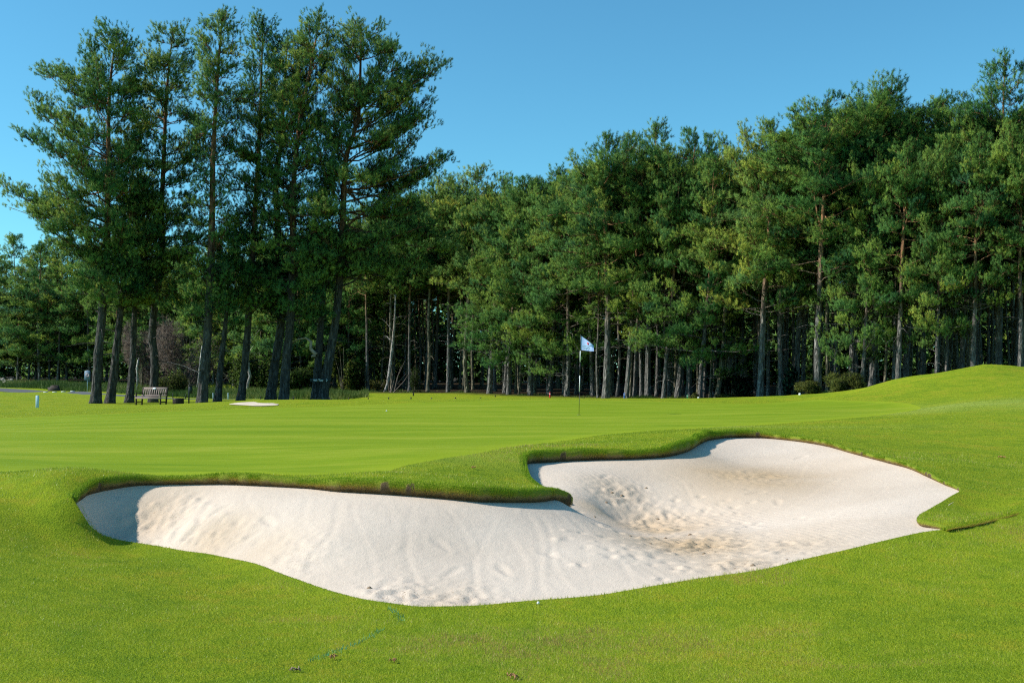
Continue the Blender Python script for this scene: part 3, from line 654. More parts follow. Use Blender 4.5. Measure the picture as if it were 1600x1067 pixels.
def make_tree(seed, path, rb, prof, nlimb, dens=1.0, k=13, ln=.2, nl=.13, nw=.013, leader=True, extra=(), dead=8, sub_min=.4, tint0=.45, gap=.25, sides=10, foot_flare=.38):
    """pine with trunk along path (local metres). prof rows: height, reach left, reach right, reach front/back.
    extra limbs: (height, tip offset, thickness)"""
    rng = np.random.default_rng(seed)
    path = np.asarray(path, float); H = path[-1, 2]
    tr = catmull(path, 8); hz = tr[:, 2]
    def tp(h): return np.array([np.interp(h, hz, tr[:, 0]), np.interp(h, hz, tr[:, 1]), h])
    mb = MB()
    f = hz / H
    rad = rb * .80 * (np.clip(1 - f, 0, 1)**.75 * .92 + .05) * (1 + foot_flare * np.exp(-hz / .45))
    # denser rings at the foot
    mb.tube(tr, rad, sides, True, seed, .16)
    prof = np.asarray(prof, float)
    hb = prof[0, 0]
    subB, subD, subL, subT = [], [], [], []
    limbs = []
    for i in range(nlimb):
        ht = hb + (H - hb) * ((i + rng.random()) / nlimb)**1.04
        az = i * 2.39996 + rng.normal(0, .35)
        c, s = math.cos(az), math.sin(az)
        rl, rr, rf = [np.interp(ht, prof[:, 0], prof[:, q]) for q in (1, 2, 3)]
        Lh = math.hypot((rr if c > 0 else rl) * c, rf * s) * rng.uniform(.66, 1.12)
        Lh = max(Lh, .35)
        tt = (ht - hb) / (H - hb)
        rise = Lh * (math.tan(math.radians(min(62, 2 + 42 * tt**1.6 + rng.normal(0, 15)))))
        limbs.append((max(ht - rise, hb * .75, 1.2), np.array([c * Lh, s * Lh, ht]), rb * (.1 + .045 * Lh) * (1 - .4 * tt)))
    limbs += [(h_, np.array(o_, float), t_) for h_, o_, t_ in [(a + rng.normal(0, .35), b, c * .72) for a, b, c in extra]]
    for hs, o_, th in limbs:
        hs = min(hs, H * .97); p0 = tp(hs); tipz = o_[2]
        base_at = tp(min(tipz, H))
        p2 = np.array([p0[0] + o_[0], p0[1] + o_[1], tipz])
        Lr = np.linalg.norm(p2 - p0); pc = p0 * .5 + p2 * .5 + np.array([rng.normal(0, .13) * Lr, rng.normal(0, .13) * Lr, -.16 * abs(tipz - p0[2]) + rng.normal(0, .07) * Lr])
        t = np.linspace(0, 1, 6)[:, None]
        B = (1 - t)**2 * p0 + 2 * t * (1 - t) * pc + t * t * p2
        B[1:-1] += rng.normal(0, .025 * Lr, (4, 3)) * .6
        mb.tube(B, np.linspace(th, th * .22, 6) * .75, 5, False)
        ns = int(3 + Lr * 2.7 * dens)
        tq = np.sort(rng.uniform(.2, 1, ns)**.85); tq[-1] = 1.0
        limb_t = rng.normal(0, .15)
        for q_, tv in enumerate(tq):
            bx = (1 - tv)**2 * p0 + 2 * tv * (1 - tv) * pc + tv * tv * p2
            tg = 2 * (1 - tv) * (pc - p0) + 2 * tv * (p2 - pc); tg /= np.linalg.norm(tg) + 1e-9
            an = (1 if q_ % 2 else -1) * math.radians(rng.uniform(20, 75)) if tv < .99 else rng.normal(0, .15)
            ca, sa_ = math.cos(an), math.sin(an)
            dr = np.array([tg[0] * ca - tg[1] * sa_, tg[0] * sa_ + tg[1] * ca, tg[2] * .5 + rng.uniform(-.12, .75)]); dr /= np.linalg.norm(dr)
            subB.append(bx); subD.append(dr); subL.append(max(sub_min, rng.uniform(.35, .75) * (.5 + .3 * min(Lr, 4)) * (1.15 - .45 * tv))); subT.append(tint0 + limb_t + rng.normal(0, .07))
    subB, subD, subL, subT = map(np.array, (subB, subD, subL, subT))
    # twigs: one thin three-sided prism per sub branch
    n = len(subB); A = np.cross(subD, [0, 0, 1.0]); A /= np.linalg.norm(A, axis=1)[:, None] + 1e-9; Bv = np.cross(subD, A)
    tw = .02 * (H / 18)
    ring = [A * math.cos(a) + Bv * math.sin(a) for a in (0, 2.094, 4.189)]
    Vt = np.concatenate([np.stack([subB + q * tw for q in ring], 1), np.stack([subB + subD * subL[:, None] + q * tw * .3 for q in ring], 1)], 1).reshape(-1, 3)
    ft = np.array([[0, 1, 4, 3], [1, 2, 5, 4], [2, 0, 3, 5]]); mb.add(Vt, (np.arange(n)[:, None, None] * 6 + ft[None]).reshape(-1, 4))
    # shoots
    cnt = np.maximum(7, (subL / (.056 / dens)).astype(int)); I = np.repeat(np.arange(n), cnt)
    s = rng.uniform(gap, 1.05, len(I))
    pos = subB[I] + subD[I] * (subL[I] * s)[:, None] + rng.normal(0, .13, (len(I), 3)) * (1, 1, .75)
    cl = rng.random(len(I)) < .72
    pos[cl] = (subB[I] + subD[I] * (subL[I] * .85)[:, None] + np.clip(rng.normal(0, 1, (len(I), 3)), -1.6, 1.6) * (.25, .25, .19))[cl]
    ax = subD[I] * .65 + np.array([0, 0, .6]) + rng.normal(0, .34, (len(I), 3)); ax /= np.linalg.norm(ax, axis=1)[:, None]
    tin = subT[I] + rng.normal(0, .06, len(I))
    cc = subB[I] + subD[I] * (subL[I] * .6)[:, None]
    tx = np.column_stack([np.interp(pos[:, 2], hz, tr[:, 0]), np.interp(pos[:, 2], hz, tr[:, 1])])
    o1 = (pos - cc); o1 /= np.linalg.norm(o1, axis=1)[:, None] + .12
    o2 = np.column_stack([pos[:, :2] - tx, 0 * pos[:, 2]]); o2 /= np.linalg.norm(o2, axis=1)[:, None] + .3
    nr = o1 * 1.0 + o2 * .55 + np.array([0, 0, .45])
    if leader:
        q = 40; hL = rng.uniform(H - 1.1, H, q); p = np.array([tp(a) for a in hL]) + rng.normal(0, .1, (q, 3))
        pos = np.vstack([pos, p]); a_ = rng.normal(0, .4, (q, 3)) + [0, 0, 1]; a_ /= np.linalg.norm(a_, axis=1)[:, None]
        ax = np.vstack([ax, a_]); tin = np.concatenate([tin, np.full(q, tint0)]); nr = np.vstack([nr, a_])
    nr /= np.linalg.norm(nr, axis=1)[:, None] + 1e-9
    cV, ct, cn = expand_shoots(pos, ax, tin, rng, k, ln, nl, nw, nr)
    # bare dead snags below the crown
    for i in range(dead):
        h_ = rng.uniform(.25, 1.0) * hb + .6; p0 = tp(h_); az = rng.uniform(0, 6.28); l_ = rng.uniform(.5, 2.0)
        d_ = np.array([math.cos(az), math.sin(az), rng.uniform(-.3, .25)])
        q = np.array([p0, p0 + d_ * l_ * .5 + [0, 0, .08], p0 + d_ * l_ + [0, 0, rng.uniform(-.3, .2)]])
        mb.tube(q, [.03, .02, .007], 4, False)
    return mb, cV, ct, cn

def tree_mesh(name_t, name_c, res, bark, leaf):
    mb, cV, ct, cn = res
    t = mb.build('trunk', bark, None, True); c = mk('crown', cV, np.arange(len(cV)).reshape(-1, 3), leaf, None, False, {'tint': ct, 'nrm': cn})
    return t, c

def plant(name, loc, t, c, label, cat='tree', group=None, first=False, rz=0.0, scale=(1, 1, 1), lean=(0, 0)):
    r = empty(name, loc, rz); r.rotation_euler = (lean[1], lean[0], rz); r.scale = scale
    for src, nm in ((t, 'trunk'), (c, 'crown')):
        if src is None: continue
        if src.parent is None: o = src
        else: o = src.copy(); C.objects.link(o)
        o.parent = r
    tag(r, label, cat, group); return r

# --- the tall group of pines on the left, traced one by one
def px_path(d, base, pts):
    b = on(base[0], d); k = d / F
    out = [(0, 0, -.15)]
    for u, v in pts:
        out.append(((u - base[0]) * k, 0, at(u, v, d)[2] - b[2]))
    out = np.array(out); out[1:, 1] = np.random.default_rng(int(base[0])).normal(0, .15, len(out) - 1).cumsum() * .5
    return b, out
def px_prof(d, b, path, rows_):
    k = d / F; out = []
    for v, ul, ur in rows_:
        z = at(800, v, d)[2] - b[2]; cx = b[0] / k + 800 + np.interp(z, path[:, 2], path[:, 0]) / k
        rl = max((cx - ul) * k, .3); rr = max((ur - cx) * k, .3); out.append((z, rl, rr, min(3.7, .5 * (rl + rr)) + .3))
    return np.array(sorted(out))
LEFT = [
 # d, base, trunk pixels, radius, profile rows (v, left, right), limbs, extra limbs (v start, du, tip v, thickness), label
 (64, (150,630), [(153,560),(157,500),(160,440),(163,380),(163,300),(165,240),(164,180),(166,120),(176,45)], .36,
  [(470,120,215),(420,95,215),(380,95,220),(350,62,215),(320,60,220),(285,80,215),(250,60,215),(215,46,212),(180,55,210),(150,50,210),(112,82,212),(90,112,208),(65,145,200),(45,165,190)], 78,
  [(345,-165,292,.13),(350,-150,325,.12),(340,-120,318,.1),(352,-110,335,.1),(348,-140,308,.09)], 'tall pine standing foremost at the open side of the group, beside the blue sign'),
 (65, (172,630), [(178,585),(184,530),(188,480),(193,430),(196,380),(200,345),(206,315),(210,285)], .33,
  [(460,160,240),(400,150,250),(350,150,250),(320,175,245),(290,195,230)], 26, [], 'pine with a bent trunk close against the tree next to the blue sign'),
 (66, (202,628), [(206,560),(208,500),(213,440),(219,400),(224,360),(229,330),(233,300)], .29,
  [(440,175,255),(390,170,260),(345,185,260),(305,215,250)], 24, [], 'dark slender pine whose foot stands against the left arm of the bench'),
 (67, (240,622), [(241,570),(237,525),(241,470),(247,430),(251,390),(250,330),(251,250),(255,150),(264,42)], .33,
  [(470,205,290),(420,190,300),(370,175,310),(330,175,305),(280,195,300),(230,200,298),(180,198,298),(140,205,292),(105,215,290),(80,228,285),(45,255,275)], 72,
  [(430,60,372,.1),(440,-45,405,.1)], 'pine with an S-curved orange-topped trunk rising behind the bench'),
 (63, (315,631), [(321,560),(325,480),(328,400),(329,330),(328,260),(330,200),(335,120),(343,20)], .37,
  [(500,275,365),(450,270,370),(400,284,376),(350,305,362),(320,312,352),(270,308,358),(225,300,362),(175,292,376),(130,298,370),(85,302,368),(50,312,362),(22,335,352)], 60, [], 'very straight tall pine with dark trunk just right of the bin and post'),
 (66, (340,627), [(345,565),(351,500),(354,450),(360,400),(365,370),(369,345)], .27,
  [(480,300,400),(420,310,410),(380,330,405),(348,355,388)], 20, [], 'thin leaning pine between the straight tall pine and the small far bunker'),
 (66, (376,621), [(383,560),(390,455),(395,350),(400,250),(402,150),(405,26)], .30,
  [(480,340,430),(420,345,430),(360,372,418),(300,380,414),(240,376,416),(190,368,420),(150,368,424),(110,372,424),(80,375,424),(50,388,420),(28,398,412)], 52, [], 'narrow topped pine standing directly behind the small far bunker'),
 (67, (422,622), [(430,560),(437,500),(434,430),(432,360),(428,290),(436,220),(440,150),(446,52)], .37,
  [(480,365,470),(430,350,470),(380,360,470),(330,370,465),(290,358,465),(245,356,470),(200,372,470),(150,405,475),(100,420,480),(70,425,478),(52,440,465)], 62, [], 'thick brown pine at the far end of the small bunker, first of a close pair'),
 (65, (443,625), [(447,560),(452,500),(455,400),(456,300),(464,200),(478,120),(496,26)], .37,
  [(490,400,520),(440,400,530),(390,410,535),(340,430,520),(290,434,520),(240,428,528),(190,428,530),(140,440,532),(95,450,530),(60,455,528),(28,482,510)], 70, [], 'broad crowned pine, second of the close pair by the small bunker'),
 (66, (504,628), [(511,580),(518,540),(526,480),(531,420),(534,350),(536,280),(552,205),(560,150),(562,36)], .37,
  [(430,480,600),(380,480,640),(340,490,668),(290,520,684),(250,522,690),(205,530,668),(170,530,684),(145,532,684),(115,535,668),(90,535,674),(60,540,612),(38,552,590)], 74,
  [(300,150,250,.15),(310,130,265,.13),(240,125,150,.12),(200,105,92,.12),(180,110,120,.11),(360,165,372,.16),(365,140,350,.14),(355,170,388,.13),(350,110,340,.12),(400,110,420,.1),(270,130,205,.1),(255,120,168,.1)], 'leaning pine behind the dark tee sign, with long limbs reaching over the green side'),
 (66.6, (493,622), [(495,590),(497,560),(499,520),(503,470),(507,440),(511,400),(514,350)], .36,
  [(420,460,560),(380,475,550),(355,495,535)], 24, [], 'pale barked pine with a broken white limb, behind the left half of the tee sign'),
]
for d, base, tp_, rb, prof, nl_, extra, lab in LEFT:
    b, path = px_path(d, base, tp_)
    pr = px_prof(d, b, path, prof); k_ = d / F; nl_ = int(nl_ * 1.25); pr[:, 1:] *= 1.07; pr[0, 0] -= .3
    ex_ = [(at(800, v0, d)[2] - b[2], (du * k_, np.random.default_rng(v0 + du).uniform(-1.2, 1.2), at(800, v1, d)[2] - b[2]), th) for v0, du, v1, th in extra]
    res = make_tree(int(base[0]) + 11, path, rb, pr, nl_, 1.12, 32, .21, .155, .0084, True, ex_, 9)
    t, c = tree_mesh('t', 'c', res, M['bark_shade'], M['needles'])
    if base[0] == 493:   # broken pale limb
        mb = MB(); q = [at(u, v, d - .35) - b for u, v in [(494,554),(489,549),(485,544),(486,534),(478,528),(466,530),(456,535)]]
        mb.tube(np.array(q), [.13, .11, .09, .08, .05, .035, .015], 6, True, 3, .2)
        q = [at(u, v, d - .35) - b for u, v in [(493,556),(488,556),(487,558)]]; mb.tube(np.array(q), [.08, .07, .05], 6)
        root = plant('pine_tree', b, t, c, lab, group='tall pines in the open group')
        mb.build('broken_limb', M['barewood'], root)['label'] = 'broken bare white limb'
    else:
        plant('pine_tree', b, t, c, lab, group='tall pines in the open group')
print('left group', round(time.time() - T0, 1))

# --- forest variants (18 m tall), meshes shared by many trees
def variant(seed, hb, shape, nl_, rb, bark, forks=0, **kw):
    r = np.random.default_rng(seed); H = 18.0
    zs = np.array([-.2, 3, 6, 9, 12, 15, 18.0]); wob = r.normal(0, .14, (7, 2)).cumsum(0) * .5; wob[0] = 0
    path = np.column_stack([wob, zs])
    pr = []
    for f, q in shape:
        j = r.uniform(.8, 1.25, 3); pr.append((hb + (H - hb) * f, q * j[0], q * j[1], q * j[2]))
    ex = []
    for i in range(forks):
        a = r.uniform(0, 6.28); h0 = H * r.uniform(.55, .72); q = r.uniform(.9, 1.9)
        ex.append((h0, (q * math.cos(a), q * math.sin(a), H * r.uniform(.9, .985)), rb * .42))
        for j in range(5):
            b_ = a + r.normal(0, .9); q2 = q + r.uniform(.2, 1.3); ex.append((h0 + r.uniform(.5, 2.5), (q2 * math.cos(b_), q2 * math.sin(b_), H * r.uniform(.76, .95)), rb * .2))
    return tree_mesh('t', 'c', make_tree(seed, path, rb, pr, nl_, extra=ex, **kw), M[bark], M['needles'])
S_BROAD = [(0, 2.6), (.12, 3.5), (.3, 3.6), (.5, 3.1), (.7, 2.3), (.86, 1.3), (1, .35)]
S_SLIM = [(0, 1.9), (.15, 2.5), (.45, 2.4), (.7, 1.7), (.88, .95), (1, .25)]
S_TOP = [(0, 2.1), (.25, 2.9), (.55, 3.2), (.76, 2.6), (.9, 1.5), (1, .4)]
S_LOW = [(0, 3.3), (.1, 4.2), (.28, 4.0), (.5, 3.2), (.75, 2.1), (.9, 1.1), (1, .35)]
KW = dict(dens=1.0, k=26, ln=.24, nl=.185, nw=.0098)
VAR = {
 'a': variant(101, 6.2, S_BROAD, 46, .27, 'bark', 2, **KW), 'b': variant(102, 7.4, S_TOP, 44, .25, 'bark', 3, **KW),
 'c': variant(103, 7.2, S_SLIM, 42, .21, 'bark', 1, **KW), 'd': variant(104, 6.0, S_BROAD, 48, .28, 'bark', 1, **KW),
 'e': variant(105, 2.4, S_LOW, 56, .24, 'bark', 1, **KW), 'f': variant(106, 3.6, S_LOW, 54, .24, 'bark', 2, **KW),
 'g': variant(107, 8.2, S_TOP, 42, .25, 'bark', 3, **KW), 'h': variant(108, 8.0, S_SLIM, 36, .2, 'darkbark', 1, **KW),
 'i': variant(109, 9.4, S_TOP, 36, .2, 'bark', 2, **KW), 'k': variant(111, 10.2, S_SLIM, 30, .15, 'bark', 1, **KW), 'l': variant(112, 8.8, S_BROAD, 34, .19, 'bark', 2, **KW),
 'j': variant(110, 8.6, S_SLIM, 36, .17, 'darkbark', 1, **KW),
}
KL = dict(dens=.75, k=15, ln=.3, nl=.26, nw=.02, sides=7)
DEEP = [variant(201, 10.5, S_SLIM, 34, .17, 'darkbark', dead=14, **KL), variant(202, 9.5, S_TOP, 36, .19, 'darkbark', dead=14, **KL), variant(203, 11.0, S_SLIM, 30, .15, 'darkbark', dead=12, **KL)]
FARV = [variant(301, 2.6, S_LOW, 50, .2, 'bark', **KL), variant(302, 3.4, S_BROAD, 48, .2, 'bark', **KL), variant(303, 3.0, S_SLIM, 46, .16, 'bark', **KL), variant(304, 2.0, S_LOW, 52, .2, 'bark', **KL)]
print('variants', round(time.time() - T0, 1))
used_src = set()
def put(src, u, d, ut, vt, label, group, rz, wid=1.0, name='pine_tree'):
    b = on(u, d); top = at(ut, vt, d); H = top[2] - b[2]; s = H / 18.0
    lean = math.atan2(top[0] - b[0], H)
    r = empty(name, b - np.array([0, 0, .05]))
    r.rotation_mode = 'XYZ'
    r.rotation_euler = (0, lean, 0); r.scale = (s * wid, s * wid, s)
    for o in src:
        if id(o) in used_src: o2 = o.copy(); C.objects.link(o2)
        else: o2 = o; used_src.add(id(o))
        o2.parent = r; o2.rotation_euler = (0, 0, rz)
    tag(r, label, 'tree', group); return r
FRONT = [
 # u base, distance, u top, v top, variant, width, label
 (575,103,568,318,'i',1.0,'shaded pine at the dark corner of the forest edge, nearest the open group'),
 (612,102,606,300,'j',1.1,'shaded slim pine behind the leaning bare birch at the forest edge'),
 (640,101,644,306,'i',.9,'shaded pine with a mossy stem beside the twin sunlit thin trunks'),
 (668,101,672,286,'j',1.2,'pine with sunlit yellow-green top just past the long limbs of the open group'),
 (700,100,703,276,'i',1.0,'dense pine with a small pointed top behind the row of short black posts'),
 (731,98,746,264,'h',1.2,'pine with a forked feathery top above the middle of the tee bank'),
 (765,95,786,280,'d',1.0,'pine with a crooked pale limb showing, behind the last black post'),
 (795,92,812,300,'e',1.1,'low branched pale green pine at the end of the tee bank'),
 (829,90,838,282,'f',1.05,'bushy pine with foliage almost to the ground, left of the red tee marker'),
 (858,91,865,266,'c',1.25,'slim pine with a thin spiky top standing behind the red tee marker'),
 (886,86,884,278,'e',1.05,'low skirted pine whose lit trunk foot stands just left of the flagstick'),
 (946,77,952,214,'a',1.15,'big spreading pine just right of the flag, with dark red upper trunk in view'),
 (978,76,998,232,'c',1.1,'leaning pine with thick grey trunk behind the blue tee marker'),
 (1012,79,1022,196,'d',.95,'dense dark pine with a tall pointed crown right of the spreading pine'),
 (1036,74,1058,262,'f',.9,'short bushy pine under the dense dark pointed crown'),
 (1058,76,1086,206,'b',1.05,'pine with a ragged twin top, near the green tee marker'),
 (1093,72,1122,244,'e',.95,'pine whose grey trunk leans strongly towards the mound, by the green tee marker'),
 (1119,73,1132,240,'h',1.25,'pine with a straight greenish mossy trunk at the forest edge'),
 (1187,68,1206,190,'a',1.05,'stout pine with a thick grey foot, before the dark rhododendron'),
 (1221,69,1240,205,'c',1.1,'slender pine between the stout grey footed pine and the glossy laurel'),
 (1243,71,1262,188,'d',.9,'pine standing right behind the low white marker and glossy laurel'),
 (1278,65,1298,156,'b',1.2,'large pine with long pale orange trunk behind the left gorse bush'),
 (1330,68,1342,158,'g',1.1,'pine with open forked top behind the right gorse bush'),
 (1345,63,1372,232,'e',.8,'leaning pine with orange trunk rising where the mound begins'),
 (1362,66,1388,140,'g',1.1,'tall pine with twin plumed top and an orange leaning trunk above the mound foot'),
 (1403,61,1418,224,'d',.95,'pine with a thick blue-grey trunk behind the lower shoulder of the mound'),
 (1413,66,1466,148,'c',1.2,'pine with a narrow tufted top over the shoulder of the mound'),
 (1463,60,1476,228,'f',.75,'short umbrella crowned pine with a pale trunk behind the flat of the mound'),
 (1500,64,1508,166,'b',.95,'pine with dense round head left of the highest crown'),
 (1519,59,1532,210,'a',.85,'pine with orange flaking trunk directly behind the mound summit'),
 (1558,63,1566,97,'d',1.0,'highest pine of the forest edge, spire standing well above its neighbours'),
 (1593,58,1602,205,'g',.95,'pine with a bright grey trunk at the outer flank of the mound'),
 (1640,60,1650,130,'a',1.0,'pine beyond the outer flank of the mound, cut by the picture edge'),
 (1700,58,1705,180,'f',.9,'low branched pine beyond the picture edge by the mound'),
]
rs = np.random.default_rng(50)
for u, d, ut, vt, vk, w, lab in FRONT:
    put(VAR[vk], u, d, ut, vt, lab, 'pines along the forest edge', rs.uniform(0, 6.28), w)
# second rank, just behind the edge, crowns filling the wall of foliage
front_u = np.array([f[0] for f in FRONT]); front_d = np.array([f[1] for f in FRONT]); order = np.argsort(front_u)
def edge_d(u): return float(np.interp(u, front_u[order], front_d[order]))
SKY_U = [560, 670, 745, 790, 850, 900, 960, 1025, 1060, 1100, 1150, 1205, 1300, 1400, 1500, 1565, 1640, 1800]
SKY_V = [335, 296, 275, 285, 275, 262, 225, 215, 228, 225, 250, 205, 165, 158, 178, 150, 150, 150]
keys = list('abcdefgh')
n2 = 0
for u in np.arange(570, 1750, 19.5):
    uu = u + rs.uniform(-9, 9); d = edge_d(uu) + rs.uniform(3.5, 9)
    vt = np.interp(uu, SKY_U, SKY_V) + rs.uniform(8, 78)
    put(VAR['ghijklklb'[rs.integers(0, 9)] if uu > 745 else 'ijk'[rs.integers(0, 3)]], uu, d + (5 if uu < 745 else 0), uu + rs.uniform(-6, 14), vt, 'pine in the second rank, half hidden behind the sunlit edge trees', 'second rank pines', rs.uniform(0, 6.28), rs.uniform(.9, 1.2)); n2 += 1
for u in np.linspace(752, 1560, 24):
    uu = u + rs.uniform(-14, 14); vt = np.interp(uu, SKY_U, SKY_V) + rs.uniform(20, 80)
    put(VAR['kkjl'[rs.integers(0, 4)]], uu, edge_d(uu) + rs.uniform(.6, 3.2), uu + rs.uniform(-4, 16), vt, 'slim bare stemmed pine squeezed between the larger edge trees, crown high up', 'slim stems in the forest edge', rs.uniform(0, 6.28), rs.uniform(.75, 1.0))
n3 = 0
for row in range(4):
    for u in np.arange(560, 1760, 44):
        uu = u + rs.uniform(-15, 15) + (row % 2) * 17; d = edge_d(uu) + 10 + row * 6.0 + rs.uniform(-1.6, 1.6)
        vt = np.interp(uu, SKY_U, SKY_V) + rs.uniform(25, 95)
        put(DEEP[rs.integers(0, 3)], uu, d, uu + rs.uniform(-8, 12), vt, 'slim dark pine standing deep in the shade of the forest', 'pines deep in the forest', rs.uniform(0, 6.28), rs.uniform(.9, 1.3)); n3 += 1
print('deep', n2, n3)
# distant trees on the left, beyond the path
n4 = 0
for row in range(3):
    for u in np.arange(-90, 575, 38):
        uu = u + rs.uniform(-13, 13) + (row % 2) * 16; base_d = np.interp(uu, [-100, 150, 300, 560], [138, 132, 122, 108]) + row * 7 + rs.uniform(-2, 2)
        vt = np.interp(uu, [-100, 0, 60, 150, 300, 420, 560], [385, 375, 372, 366, 372, 360, 345]) + rs.uniform(-6, 36) + (10 if row == 0 else 0)
        put(FARV[rs.integers(0, 4)], uu, base_d, uu + rs.uniform(-5, 6), vt, 'distant pine in the woods beyond the cart path' if row == 0 else 'distant pine in the far ranks behind the cart path', 'distant pines beyond the path' if row == 0 else 'far ranks beyond the path', rs.uniform(0, 6.28), rs.uniform(1.0, 1.35)); n4 += 1
print('far left', n4, round(time.time() - T0, 1))
# far wood closing the view behind the trunks
def mass(seed, uvd, n_crowns, dmin, dmax, hmin, hmax):
    r = np.random.default_rng(seed); pos, ax = [], []
    for i in range(n_crowns):
        u = uvd[0] + (uvd[1] - uvd[0]) * (i + r.random()) / n_crowns; d = uvd[2](u) + r.uniform(dmin, dmax); b = on(u, d); H = r.uniform(hmin, hmax); q = 620
        h = H * r.random(q)**.9; R = (2.9 * (1 - h / H)**.7 + .3) * np.sqrt(r.random(q)); a = r.uniform(0, 6.28, q)
        pos.append(np.column_stack([b[0] + R * np.cos(a), b[1] + R * np.sin(a), b[2] + h]))
    pos = np.vstack(pos); ax = r.normal(0, .5, pos.shape) + [0, 0, .6]; ax /= np.linalg.norm(ax, axis=1)[:, None]
    return expand_shoots(pos, ax, r.normal(.25, .12, len(pos)), r, 6, .5, .55, .12)
Va, ta, na = mass(1, (520, 1900, lambda u: edge_d(u) + 44), 95, 0, 8, 9, 15)
Vb, tb, nb2 = mass(2, (-200, 640, lambda u: np.interp(u, [-100, 150, 300, 560], [168, 162, 152, 140])), 60, 0, 8, 9, 16)
Vm = np.vstack([Va, Vb])
tag(mk('far_wood', Vm, np.arange(len(Vm)).reshape(-1, 3), M['needles'], None, False, {'tint': np.concatenate([ta, tb]), 'nrm': np.vstack([na, nb2])}), kind='stuff')

# ------------------------------------------------------------------ shrubs, birches, undergrowth
def shrub(seed, w, h, mat, leaf=(.06, .02), n=2600, k=5, stems=9, tint=.5, name='shrub', domed=True):
    r = np.random.default_rng(seed)
    nb_ = 9; cb = np.column_stack([r.uniform(-.34, .34, nb_) * w, r.uniform(-.34, .34, nb_) * w, r.uniform(.12, .62, nb_) * h]); sb_ = r.uniform(.14, .26, nb_)
    q = r.integers(0, nb_, n); d3 = r.normal(0, 1, (n, 3)); d3 /= np.linalg.norm(d3, axis=1)[:, None]; rr = r.random(n)**.4
    pos = cb[q] + d3 * rr[:, None] * sb_[q][:, None] * np.array([w, w, h * 1.5]); pos[:, 2] = np.abs(pos[:, 2])
    ax = pos / (np.linalg.norm(pos, axis=1)[:, None] + 1e-6) * .6 + r.normal(0, .4, (n, 3)) + [0, 0, .5]; ax /= np.linalg.norm(ax, axis=1)[:, None]
    V, t, nv_ = expand_shoots(pos, ax, r.normal(tint, .16, n), r, k, .1, leaf[0], leaf[1], ax)
    mb = MB()
    for i in range(stems):
        b = r.uniform(0, 6.28); e = np.array([math.cos(b), math.sin(b), 0]) * w * .33 * r.random() + [0, 0, h * r.uniform(.5, .85)]
        mb.tube(np.array([e * [.1, .1, -.05], e * [.5, .5, .55], e]), [.03, .02, .008], 4, False)
    return mb, V, t, nv_
def put_shrub(name, loc, seed, w, h, mat, label, cat='bush', group=None, **kw):
    mb, V, t, nv_ = shrub(seed, w, h, mat, **kw); r = empty(name, loc)
    mb.build('stems', M['darkbark'], r, True); mk('foliage', V, np.arange(len(V)).reshape(-1, 3), M[mat], r, False, {'tint': t, 'nrm': nv_})
    return tag(r, label, cat, group)
put_shrub('gorse_bush', on(1262, 63), 1, 1.4, .7, 'gorse', 'low olive gorse bush at the foot of the pale orange trunked pine', leaf=(.16, .012), tint=.5)
put_shrub('gorse_bush', on(1326, 58), 2, 2.0, 1.15, 'gorse', 'taller olive gorse bush where the mound rises from the green', leaf=(.18, .012), tint=.5, n=3600)
put_shrub('laurel_bush', on(1238, 67), 3, 1.3, 2.1, 'laurel', 'glossy dark laurel in the gap behind the white marker', leaf=(.14, .05), n=900, k=3, tint=.5)
put_shrub('rhododendron', on(1143, 74), 4, 2.8, 2.0, 'laurel', 'dark rhododendron filling the shade right of the mossy trunk', leaf=(.16, .05), n=1700, k=3, tint=.6)
put_shrub('rhododendron', on(590, 104), 5, 2.4, 1.3, 'gorse', 'small bright bush at the shaded corner of the forest edge', n=1500, tint=.7)
put_shrub('broom_bush', on(648, 98), 6, 1.4, 2.6, 'gorse', 'thin dark broom bush among the shaded trunks behind the tee bank', n=1200, tint=.2)
put_shrub('gorse_bush', on(262, 96), 7, 3.8, 2.2, 'gorse', 'round olive gorse bush across the path, between bench and bin', n=4200, leaf=(.09, .025), tint=.55)
put_shrub('leafy_bush', on(400, 104), 8, 6.0, 4.4, 'leaf', 'large yellow-green bush across the path behind the small bunker', n=5200, leaf=(.16, .06), tint=.5)
put_shrub('leafy_bush', on(452, 102), 9, 5.0, 2.4, 'leaf', 'lower grey-green bush across the path behind the close pair of pines', n=3600, leaf=(.14, .05), tint=.25)
put_shrub('leafy_bush', on(536, 102), 10, 3.6, 5.2, 'leaf', 'tall yellow-green young tree lit in the gap beside the tee sign', n=4200, leaf=(.16, .06), tint=.65)
put_shrub('leafy_bush', on(470, 112), 11, 4.5, 4.4, 'leaf', 'dark green bush filling the gap left of the tee sign', n=4600, leaf=(.16, .06), tint=.3)
put_shrub('bare_bush', on(285, 108), 12, 6.5, 7.5, 'twig', 'grey leafless thicket of twigs above the bin', n=3600, k=4, leaf=(.5, .012), tint=.5, stems=24)
put_shrub('bare_bush', on(222, 112), 13, 4.0, 7.5, 'twig', 'grey leafless thicket of twigs behind the bench', n=3000, k=4, leaf=(.5, .012), tint=.5, stems=20)
put_shrub('low_bush', on(1082, 71.5), 14, .9, .55, 'gorse', 'tiny weed clump beside the green tee marker', n=500, tint=.6)
put_shrub('low_bush', on(1135, 70), 15, 1.6, .45, 'gorse', 'pale grassy clump at the forest edge by the rhododendron', n=700, tint=.85)

